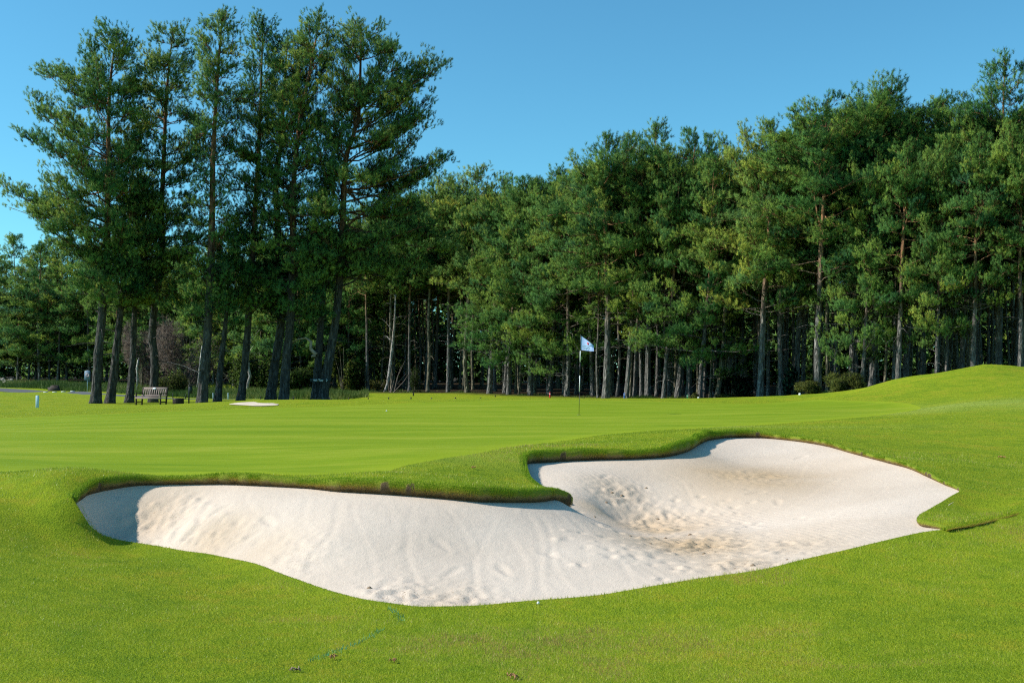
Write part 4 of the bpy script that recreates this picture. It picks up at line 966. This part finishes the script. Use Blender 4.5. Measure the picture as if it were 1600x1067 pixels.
def birch(loc, pts, rad, label, twigs=0, seed=0):
    r = empty('birch_tree', loc); mb = MB(); mb.tube(np.array(pts), rad, 7, True, seed, .15)
    g_ = np.random.default_rng(seed)
    for i in range(twigs):
        p = np.array(pts[-1]) * g_.uniform(.35, 1) if True else 0
        q = p + np.array([g_.normal(0, 1.2), g_.normal(0, .6), g_.uniform(.2, 1.6)])
        mb.tube(np.array([p, (p + q) / 2 + [0, 0, .15], q]), [.035, .022, .008], 4, False)
    mb.build('trunk', M['birch'], r, True); return tag(r, label, 'tree')
def pxl(d, base, seq):
    b = on(base, d); return b, [at(u, v, d) - b for u, v in seq]
b, q = pxl(100, 386, [(386,612),(388,598),(391,588),(388,575),(387,560),(390,535),(391,505)]); q[0][2] = -.1
birch(b, q, [.13, .13, .14, .13, .12, .1, .07], 'crooked white birch stem behind the small far bunker', 3, 1)
b, q = pxl(101, 601, [(601,622),(606,600),(610,570),(613,545),(617,500),(618,460)]); q[0][2] = -.1
birch(b, q, [.17, .16, .15, .13, .1, .06], 'silvery birch trunk leaning among the shaded trees at the forest corner', 5, 2)
b, q = pxl(104, 307, [(307,612),(310,595),(313,565),(316,540)]); q[0][2] = -.1
birch(b, q, [.1, .1, .09, .06], 'thin white birch stem beside the straight tall pine', 2, 3)
b, q = pxl(106, 215, [(214,610),(215,592),(214,575),(216,562)]); q[0][2] = -.1
birch(b, q, [.12, .11, .1, .08], 'short white birch stem behind the left arm of the bench', 2, 4)
# leaning bare twigs by the shaded birch
mb = MB(); g_ = np.random.default_rng(9)
for i in range(8):
    p = np.array([g_.uniform(-.3, .3), g_.uniform(-.3, .3), -.05]); q = p + [g_.uniform(-.8, 1.6), g_.uniform(-.4, .4), g_.uniform(1.2, 3)]
    mb.tube(np.array([p, (p + q) / 2 + [g_.normal(0, .1), 0, .1], q]), [.04, .028, .01], 4, False)
o = mb.build('bare_shrub', M['twigb'], None, True); o.location = on(612, 99); tag(o, 'fan of pale bare stems leaning by the silvery birch', 'bush')

# tall verge grass and broom across the path (left), rough tufts along the forest edge
r5 = np.random.default_rng(12)
nv = 60000; vu = r5.uniform(-120, 575, nv); vd = np.interp(vu, [-120, 60, 260, 345, 530, 575], [122, 113, 92, 85, 79, 84]) + r5.gamma(1.6, 5.5, nv)
ok = vd < np.interp(vu, [-120, 150, 300, 560], [140, 134, 124, 112]); vu, vd = vu[ok], vd[ok]
VP = np.column_stack([(vu - 800) / F * vd, vd]); pn = vnoise(VP, 5, 31) + .5 * vnoise(VP, 1.6, 32)
hv = r5.uniform(.2, .55, len(VP)) * np.clip(1 + .75 * pn, .25, 2)
# weeds and tufts along the forest edge
nw_ = 30000; wu = r5.uniform(565, 1330, nw_); wd = np.array([edge_d(a) for a in np.linspace(560, 1340, 80)]); wd = np.interp(wu, np.linspace(560, 1340, 80), wd) - 3.2 + r5.gamma(2, .9, nw_)
WP = np.column_stack([(wu - 800) / F * wd, wd]); wn = vnoise(WP, 2.2, 71) + .6 * vnoise(WP, .8, 72); ok = wn > .1
WP, wn = WP[ok], wn[ok]; VP = np.vstack([VP, WP]); hv = np.concatenate([hv, r5.uniform(.06, .3, len(WP)) * np.clip(wn, .2, 1.2)])
Vv, Fv, tv_ = blade_mesh(VP, gz(VP), r5, hv, np.full(len(VP), .035), None, np.clip(.38 + .3 * vnoise(VP, 3.5, 33) + r5.normal(0, .16, len(VP)), 0, .98))
tag(mk('verge_grass', Vv, Fv, M['verge'], None, False, {'tint': tv_}), kind='stuff')

# ------------------------------------------------------------------ flagstick
pin = on(904.5, 29.6)
fl = empty('flagstick', pin)
bands = [(0, .62, 'black', .0065), (.62, 1.05, 'white', .011), (1.05, 1.42, 'black', .011), (1.42, 1.72, 'white', .0115), (1.72, 2.16, 'black', .0115)]
lean_x = .012
for z0, z1, mt, rr in bands:
    MB().tube([(z0 * lean_x * 2, 0, z0 - (.05 if z0 == 0 else 0)), (z1 * lean_x * 2, 0, z1)], [rr, rr], 8).build('pole_band', M[mt], fl, True)
# flag: cloth hanging from the stick, slack, dropping towards its fly end
nx, nz = 22, 16; u_ = np.linspace(0, 1, nx); w_ = np.linspace(0, 1, nz)
UU, WW = np.meshgrid(u_, w_)
def flag_pt(U, W, out=0.0):
    x = .055 + .33 * U; zt = 2.13 - .245 * U - .02 * U * U; zb = 1.745 - .045 * U
    z = zb + (zt - zb) * W; y_ = .05 * np.sin(U * 5.2 + W * 1.3) * U - .16 * U - .012 * np.sin(W * 6) * U - out
    return np.stack([x, y_, z], -1)
FV = np.concatenate([flag_pt(UU, WW).reshape(-1, 3), flag_pt(UU, WW, -.003).reshape(-1, 3)])
q_ = np.array([[a * nx + c_, a * nx + c_ + 1, (a + 1) * nx + c_ + 1, (a + 1) * nx + c_] for a in range(nz - 1) for c_ in range(nx - 1)]); nn = nx * nz
rim = [a for a in range(nx)] + [a * nx + nx - 1 for a in range(1, nz)] + [(nz - 1) * nx + a for a in range(nx - 2, -1, -1)] + [a * nx for a in range(nz - 2, 0, -1)]
side = np.array([[rim[a], rim[(a + 1) % len(rim)], rim[(a + 1) % len(rim)] + nn, rim[a] + nn] for a in range(len(rim))])
flag = mk('flag', FV, [q_, q_[:, ::-1] + nn, side], M['flag'], fl, True)
mb = MB(); mb.tube([(.05, 0, 1.74), (.055, 0, 2.135)], [.008, .008], 6); mb.build('sleeve', M['white'], flag, True)
# red shield emblem and two lines of small lettering on the cloth
sh = [(0, 1), (.8, .8), (.8, 0), (.45, -.7), (0, -1.05), (-.45, -.7), (-.8, 0), (-.8, .8)]
cu, cw = .56, .70
ev = [flag_pt(np.array(cu), np.array(cw), .004)] + [flag_pt(np.array(cu + a * .085), np.array(cw + b_ * .13), .004) for a, b_ in sh]
ev += [p + [0, .003, 0] for p in ev]
n_ = 9; fc = [[0, 1 + a, 1 + (a + 1) % 8] for a in range(8)] + [[9, 10 + (a + 1) % 8, 10 + a] for a in range(8)]
sd4 = [[1 + a, 10 + a, 10 + (a + 1) % 8, 1 + (a + 1) % 8] for a in range(8)]
mk('emblem', np.array(ev), [np.array(fc), np.array(sd4)], M['red'], flag)
def text(name, body, size, loc, rot, mat, parent, ext=.001, align='CENTER'):
    cu_ = bpy.data.curves.new(name, 'FONT'); cu_.body = body; cu_.size = size; cu_.extrude = ext; cu_.align_x = align; cu_.align_y = 'CENTER'
    cu_.materials.append(mat)
    o = bpy.data.objects.new(name, cu_); C.objects.link(o); o.location = loc; o.rotation_euler = rot
    dg = bpy.context.evaluated_depsgraph_get(); me = bpy.data.meshes.new_from_object(o.evaluated_get(dg)); me.name = name
    o2 = bpy.data.objects.new(name, me); o2.location = loc; o2.rotation_euler = rot; bpy.data.objects.remove(o); C.objects.link(o2); o2.name = name
    if parent: o2.parent = parent
    return o2
p = flag_pt(np.array(.5), np.array(.42), .035)
text('lettering', 'BLAIRGOWRIE', .044, p, (math.pi / 2, 0, math.radians(-24)), M['greenp'], flag)
p = flag_pt(np.array(.53), np.array(.24), .037)
text('lettering', 'GOLF CLUB', .040, p, (math.pi / 2, 0, math.radians(-24)), M['greenp'], flag)
tag(fl, 'black and white banded flagstick with a pale blue flag standing on the green', 'flagstick')
# hole cup: dark ring set in the turf
MB().tube([pin + [0, 0, -.02], pin + [0, 0, .006]], [.054, .054], 20).build('hole_cup', M['black'], None)
tag(bpy.data.objects['hole_cup'], 'dark hole cup round the foot of the flagstick', 'hole')

# ------------------------------------------------------------------ bench, bin, ball washer
def bench(loc, rz):
    r = empty('park_bench', loc, rz); W = 1.75
    def part(name, f, mat='wood'): mb = MB(); f(mb); return mb.build(name, M[mat], r)
    rx = lambda a: np.array([[1, 0, 0], [0, math.cos(a), -math.sin(a)], [0, math.sin(a), math.cos(a)]])
    def seat(m):
        for k_ in range(4): m.box((0, -.30 + k_ * .125, .43), (W, .105, .03), None, .006)
        m.box((0, -.345, .385), (W, .035, .075), None, .006)
    part('seat', seat)
    def back(m):
        R_ = rx(-.2)
        m.box((0, .245, .92), (W, .04, .13), R_, .01)
        m.box((0, .155, .52), (W, .04, .07), R_, .008)
        for k_ in range(11): m.box((-W / 2 + .13 + k_ * (W - .26) / 10, .2, .72), (.07, .025, .36), R_, .005)
    part('backrest', back)
    for sx in (-1, 1):
        part('leg', lambda m: m.box((sx * (W / 2 - .04), -.31, .31), (.07, .07, .66), None, .008), 'darkwood')
        part('leg', lambda m: m.box((sx * (W / 2 - .04), .2, .48), (.07, .075, 1.0), rx(-.1), .008), 'darkwood')
        part('armrest', lambda m: m.box((sx * (W / 2 - .04), -.07, .655), (.085, .58, .04), None, .01), 'darkwood')
        part('rail', lambda m: m.box((sx * (W / 2 - .04), -.06, .18), (.05, .5, .06), None, .006), 'darkwood')
    part('sunpatch_signwhite', lambda m: m.box((-.02, .20, .925), (.2, .02, .09), rx(-.2), .004), 'sunpatch_signwhite')  # pale block on the top rail, sunlight painted in as colour
    return tag(r, 'brown slatted wooden bench with a painted patch of sunlight under the tall pines', 'bench')
bench(on(238, 61.2), math.radians(-22))
bl = on(291 - .5 * 2, 61.2); bl = on(279, 60.8)
bn = empty('litter_bin', bl, .15); mb = MB()
for a in range(20):
    t_ = a / 20 * 2 * math.pi; mb.box((.29 * math.cos(t_), .29 * math.sin(t_), .18), (.02, .085, .40), rotz(t_), .004)
mb.build('staves', M['darkwood'], bn); MB().prof((0, 0, 0), [(.27, -.02), (.275, .30), (.25, .33)], 20).build('liner', M['black'], bn, True)
MB().prof((0, 0, 0), [(.31, .28), (.315, .30), (.31, .32)], 20).build('hoop', M['black'], bn, True)
tag(bn, 'low dark slatted tub on the grass right of the bench', 'tub')
bw = empty('ball_washer', on(295.5, 60.5)); 
MB().box((0, 0, .5), (.07, .07, 1.06), None, .008).build('post', M['black'], bw)
MB().box((.10, 0, .82), (.15, .2, .42), None, .03).build('washer_tank', M['signdark'], bw)
MB().box((.10, 0, 1.06), (.24, .26, .05), None, .015).build('lid', M['black'], bw)
MB().tube([(.05, 0, 1.06), (.05, 0, 1.16)], [.025, .02], 8).tube([(.0, 0, 1.17), (.1, 0, 1.17)], [.02, .02], 8).build('handle', M['signdark'], bw)
tag(bw, 'dark post with a ball washer box standing beside the slatted tub', 'ball washer')

# ------------------------------------------------------------------ signs and markers
sb = at(500.5, 594, 65.0); sgn = empty('tee_sign', sb)
MB().box((0, 0, 0), (1.22, .05, .21), None, .01).build('board', M['signdark'], sgn)
tx = text('lettering', '4th Tee', .19, (-.12, -.028, -.005), (math.pi / 2, 0, 0), M['sunpatch_signwhite'], sgn, .002)
mb = MB(); mb.box((.38, -.03, .038), (.115, .006, .028), np.array([[.72, 0, .69], [0, 1, 0], [-.69, 0, .72]]))
mb.box((.38, -.0295, -.038), (.115, .006, .028), np.array([[.72, 0, -.69], [0, 1, 0], [.69, 0, .72]])); mb.build('arrow', M['sunpatch_signwhite'], sgn)
MB().box((-.30, .12, 0), (.05, .24, .1)).box((.17, .16, 0), (.05, .32, .1)).build('bracket', M['black'], sgn)
tag(sgn, 'dark board reading 4th Tee with an arrow, fixed to the pine trunks', 'sign')

s2 = on(136.5, 104); r = empty('path_sign', s2)
hp = at(137, 589, 104)[2] - s2[2]
mb = MB(); w2, h2 = .27, .45
ol = [(-w2, -h2), (w2, -h2), (w2, h2 - .06), (w2 - .06, h2 - .01), (.09, h2), (0, h2 + .05), (-.09, h2), (-w2 + .06, h2 - .01), (-w2, h2 - .06)]
Vs = [(a, -.02, hp + .15 + b_) for a, b_ in ol] + [(a, .02, hp + .15 + b_) for a, b_ in ol] + [(0, -.02, hp + .15), (0, .02, hp + .15)]
n_ = len(ol)
mk('panel', Vs, [np.array([[18, a, (a + 1) % n_] for a in range(n_)] + [[19, n_ + (a + 1) % n_, n_ + a] for a in range(n_)]), np.array([[a, n_ + a, n_ + (a + 1) % n_, (a + 1) % n_] for a in range(n_)])], M['signblue'], r)
def ring(r0, r1, z, y0, name, mat, par):
    a = np.linspace(0, 2 * math.pi, 24, endpoint=False); V = []
    for yy in (y0, y0 + .008):
        for rr in (r0, r1): V += [(rr * math.cos(t), yy, z + rr * math.sin(t)) for t in a]
    F_ = []
    for a_ in range(24):
        b_ = (a_ + 1) % 24; F_ += [[a_, 24 + a_, 24 + b_, b_], [48 + a_, 48 + b_, 72 + b_, 72 + a_], [24 + a_, 72 + a_, 72 + b_, 24 + b_], [a_, b_, 48 + b_, 48 + a_]]
    return mk(name, V, np.array(F_), mat, par)
ring(.115, .16, hp + .19, -.032, 'roundel', M['sunpatch_signwhite'], r); ring(.16, .185, hp + .19, -.030, 'roundel_rim', M['red'], r)
MB().box((0, -.028, hp + .19), (.07, .012, .07)).build('roundel_mark', M['red'], r)
MB().tube([(0, .04, -.2), (0, .04, hp + .2)], [.028, .028], 8).build('post', M['palepost'], r, True)
tag(r, 'slate blue sign with a round symbol on a thin post by the path', 'sign')

o = MB().box((0, 0, .28), (.15, .06, .62), None, .012).build('marker_post', M['palepost']); o.location = on(59, 52.8); tag(o, 'flat pale blue marker post standing alone on the far lawn', 'post')

def stake(u, v, hpx, wpx, d, mat, label, cat, group, tilt=0, name='bollard', cap=None):
    b = on(u, d); k_ = d / F; h_ = hpx * k_; w_ = wpx * k_
    if hpx > 0:
        r = empty(name, b); r.rotation_euler = (0, tilt, 0)
        gap_ = max(0.0, at(u, v, d)[2] - b[2])
        MB().prof((0, 0, 0), [(w_ * .5, -.2), (w_ * .5, h_ + gap_ - .02), (w_ * .36, h_ + gap_)], 10).build('stake', M[mat], r, True)
        MB().prof((0, 0, 0), [(w_ * .53, h_ * .62 + gap_), (w_ * .53, h_ * .72 + gap_)], 10).build('band', M[cap or 'darkwood'], r, True)
        return tag(r, label, cat, group)
B = [(270.5,619,4.5,1.6,87,'black','black path post between the bench and the slatted tub'),(289.5,625,4.5,1.6,80,'black','black path post just left of the ball washer'),(291,619.5,4,1.5,88,'black','black path post half hidden above the ball washer'),
 (333.5,620,6,1.6,83,'palepost','pale post at the path between the straight and the thin leaning pine'),(357,620,6,2,84,'palepost','pale post at the path behind the brow of the small bunker'),(407.5,622.5,3.5,1.5,82,'black','black post left of the thick brown pine'),
 (459,625,5.5,1.8,76,'black','black post at the foot of the broad crowned pine'),(456,627,2.5,1.4,72,'black','short black stump at the foot of the broad crowned pine'),
 (488,626.5,6.5,1.8,75,'black','black post left of the tee sign'),(515.4,626,5.5,1.8,77,'black','black post just right of the leaning pine foot'),(517.5,630.5,4.5,1.6,70,'black','low black post before the leaning pine foot, nearer edge of the path'),
 (545,626,4.5,2,78,'black','first black post on the tee bank after the leaning pine'),(550,631,4.5,2.2,70,'black','first low post on the nearer edge of the path'),
 (575.5,626.5,4,1.7,79,'black','second black post on the tee bank'),(582.5,630.5,3,1.8,70,'black','second low post on the nearer edge of the path'),(607.5,626.5,4.5,1.7,79,'black','third black post on the tee bank'),
 (614.5,629.5,2,1.2,70,'black','third tiny post on the nearer edge of the path'),(642.3,627,4.5,2,79,'black','fourth and tallest black post of the tee bank'),(673,627,4,1.8,79,'black','tilted black post on the tee bank'),
 (690.5,628,2,1.2,74,'black','tiny black stub right of the tilted post'),(711.6,627,4,2.2,79,'black','thick black post right of the tilted one'),(750.6,625.5,3.5,1.8,79,'black','last black post of the tee bank'),
 (774,620.5,3,1.8,85,'black','small dark post on the crest of the tee bank left of the red tee marker'),(790,624.8,1.5,2,79,'black','low dark stub under the crest, nearest the red tee marker'),(646,619.5,4.5,2,86,'black','dark post on the crest of the tee bank above the shaded trunks')]
for u, v, hp_, wp, d, mt, lb in B:
    stake(u, v, hp_, wp, d, mt, lb, 'post', 'short posts along the cart path', .5 if 'tilted black' in lb else np.random.default_rng(int(u)).normal(0, .04))
MK = [(859.3,620.5,7.5,2.4,52,'red','red tee marker stake at the edge of the forest','red tee marker','white'),(975.5,621.5,7.5,2.2,52,'blue','blue tee marker stake in front of a thick grey trunk','tee marker','white'),
 (1074,623.5,6,2.2,53,'greenp','green tee marker stake in front of the forest','tee marker','white'),(1091,623.5,2.4,2.6,53,'white','small white marker right of the green stake','tee marker','palepost'),(1249.5,624,3,4,52,'white','low white marker before the glossy laurel','tee marker','palepost'),
 (650,628.5,2.5,2,71,'white','low white marker among the black posts','tee marker','palepost')]
for u, v, hp_, wp, d, mt, lb, ct_, cp_ in MK: stake(u, v, hp_, wp, d, mt, lb, 'tee marker', None, 0, 'tee_marker', cp_)

for u in (72, 86, 99.5, 114):
    p = on(u, 104.5); o = MB().box((0, 0, .05), (.28, .5, .10), None, .03).build('kerb_stone', M['white']); o.location = p + [0, 0, .02]
    tag(o, 'small white painted stone lying on the cart path', 'stone', 'white stones on the path')

def rock(loc, w, h, seed, mat, label, cat='rock', group=None, name='rock'):
    r = np.random.default_rng(seed); n1, n2 = 7, 12; V = []
    for a in range(n1):
        ph = a / (n1 - 1) * math.pi * .5
        for b_ in range(n2):
            th = b_ / n2 * 6.283; j = 1 + r.normal(0, .13); V.append((w / 2 * math.cos(ph) * math.cos(th) * j, w / 2 * math.cos(ph) * math.sin(th) * j * .8, h * math.sin(ph) * j - h * .08))
    F_ = [[a * n2 + b_, a * n2 + (b_ + 1) % n2, (a + 1) * n2 + (b_ + 1) % n2, (a + 1) * n2 + b_] for a in range(n1 - 1) for b_ in range(n2)]
    o = mk(name, V, np.array(F_), M[mat]); o.location = [float(q) for q in loc]; return tag(o, label, cat, group)
rock(on(86, 110), 1.4, .6, 1, 'rock', 'dark low boulder on the verge beyond the cart path')
for i, (u, d, w) in enumerate([(3,128,1.6),(9,124,1.0),(15,129,1.3),(22,126,.7),(-6,126,1.5)]):
    rock(on(u, d), w, w * .5, 20 + i, 'paler', 'pale boulder in the rubble heap at the outer end of the verge', 'rock', 'pale boulders in the rubble heap')

# ------------------------------------------------------------------ little things on turf and sand
def litter(u, v, w, seed, mat, label, cat, h=.35, flat=True):
    w *= .62
    p = hit(u, v); r = np.random.default_rng(seed); mb = MB()
    for i in range(9):
        a = r.uniform(0, 3.14); q = np.array([r.normal(0, w * .28), r.normal(0, w * .2), .012 + r.random() * .012])
        l_ = w * r.uniform(.3, .7); t = np.array([math.cos(a), math.sin(a), r.normal(0, .2)])
        mb.tube(np.array([q - t * l_ / 2, q + [0, 0, .012], q + t * l_ / 2]), [.002, w * .07, .003], 5)
    o = mb.build('dead_leaf', M[mat], None, True); o.location = [float(x) for x in p]; return tag(o, label, cat, 'dead leaves on the turf')
litter(463, 1051, .09, 1, 'clod', 'grey-brown scrap lying below the left end of the green dye mark', 'leaf')
litter(520, 1031, .07, 2, 'leafb', 'thin brown scrap at the tail of the green dye mark', 'leaf')
litter(617, 1037, .06, 3, 'leafb', 'straw coloured scrap lying right of the green dye mark', 'leaf')
litter(803, 1061, .11, 4, 'leafb', 'rusty brown leaf at the very bottom of the picture', 'leaf')
litter(740, 733, .08, 5, 'leafb', 'small brown leaf on the grass tongue between the two sand hollows', 'leaf')
litter(1563, 716, .14, 6, 'leafb', 'brown leaf lying on the slope right of the bunker', 'leaf')
def ball(p, rr, label):
    p = np.asarray(p, float); o = MB().prof((0, 0, 0), [(.001, 0), (rr * .7, rr * .3), (rr, rr), (rr * .7, rr * 1.7), (.001, rr * 2)], 12).build('golf_ball', M['white'], None, True)
    o.location = [float(x) for x in p]; return tag(o, label, 'ball')
ball(hit(604, 643), .0214, 'white ball lying far across the putting green')
ball(hit(841, 946.5) + [0, 0, .012], .011, 'white ball in the grass at the near rim of the sand')
# green dye line sprayed on the turf: dyed blades along it
dl = [hit(u, v)[:2] for u, v in [(485,1034),(515,1022),(550,1010),(578,997),(594,985)]]; dl2 = [hit(u, v)[:2] for u, v in [(608,952),(622,962),(627,972)]]
r6 = np.random.default_rng(66); PP = []
for q in (dl, dl2):
    c_ = resample(catmull(np.array(q), 8), .004); PP.append(np.repeat(c_[:, :2], 3, 0) + r6.normal(0, .016, (len(c_) * 3, 2)))
PP = np.vstack(PP); PP = PP[r6.random(len(PP)) < .3]
Vd, Fd, td = blade_mesh(PP, gz(PP), r6, r6.uniform(.014, .03, len(PP)), np.full(len(PP), .0022), None, np.zeros(len(PP)))
tag(mk('dye_mark', Vd, Fd, M['dye']), kind='stuff')
# clods on the sand
for i, (u, v, w) in enumerate([(1077,834,.07),(1133,850,.05),(958,771,.06),(970,775,.05),(948,786,.05),(1040,842,.05),(893,789,.07),(575,922,.06),(1175,886,.06),(1010,762,.05),(1028,812,.05),(1230,875,.04),(985,838,.04),(1015,850,.04),(930,808,.04),(1100,868,.05)]):
    p = hit_s(u, v); j_ = ((SV - p[:2])**2).sum(1).argmin()
    rock((SV[j_, 0], SV[j_, 1], sz[j_] - .004), w * .75, w * .33, 60 + i, 'clod' if i != 6 else 'paler', 'small brown clod of earth lying on the bunker sand' if i != 6 else 'pale clod at the tip of the grass tongue', 'clod', 'clods on the bunker sand' if i != 6 else None, 'earth_clod')

# ------------------------------------------------------------------ light
az = math.atan2(-1.0, -.06); el = math.radians(38)
sv = Vector((math.sin(az) * math.cos(el), math.cos(az) * math.cos(el), math.sin(el)))
sd_ = bpy.data.lights.new('sun', 'SUN'); sd_.energy = 4.9; sd_.angle = math.radians(.5); sd_.color = (1, .95, .86)
so = bpy.data.objects.new('sun', sd_); C.objects.link(so); so.rotation_euler = sv.to_track_quat('Z', 'Y').to_euler(); so.location = (0, 0, 60)
w = bpy.data.worlds.new('World'); SC.world = w; w.use_nodes = True; nt = w.node_tree
sk = nt.nodes.new('ShaderNodeTexSky'); sk.sky_type = 'NISHITA'; sk.sun_disc = False; sk.sun_elevation = el; sk.sun_rotation = az
sk.air_density = 1.0; sk.dust_density = .3; sk.ozone_density = 2.0; sk.altitude = 100
bg = nt.nodes['Background']; bg.inputs[1].default_value = .135; L(nt, mixc(nt, 1.0, sk.outputs[0], (.43, .915, .98), 'MULTIPLY'), bg.inputs[0])
SC.view_settings.view_transform = 'Standard'; SC.view_settings.look = 'None'; SC.view_settings.exposure = .35; SC.view_settings.gamma = 1
SC.render.engine = 'CYCLES'
SC.cycles.max_bounces = 6; SC.cycles.diffuse_bounces = 3; SC.cycles.glossy_bounces = 2; SC.cycles.transmission_bounces = 4
SC.cycles.use_denoising = False
SC.cycles.filter_width = 1.2
print('done', round(time.time() - T0, 1), 'objects', len(bpy.data.objects))
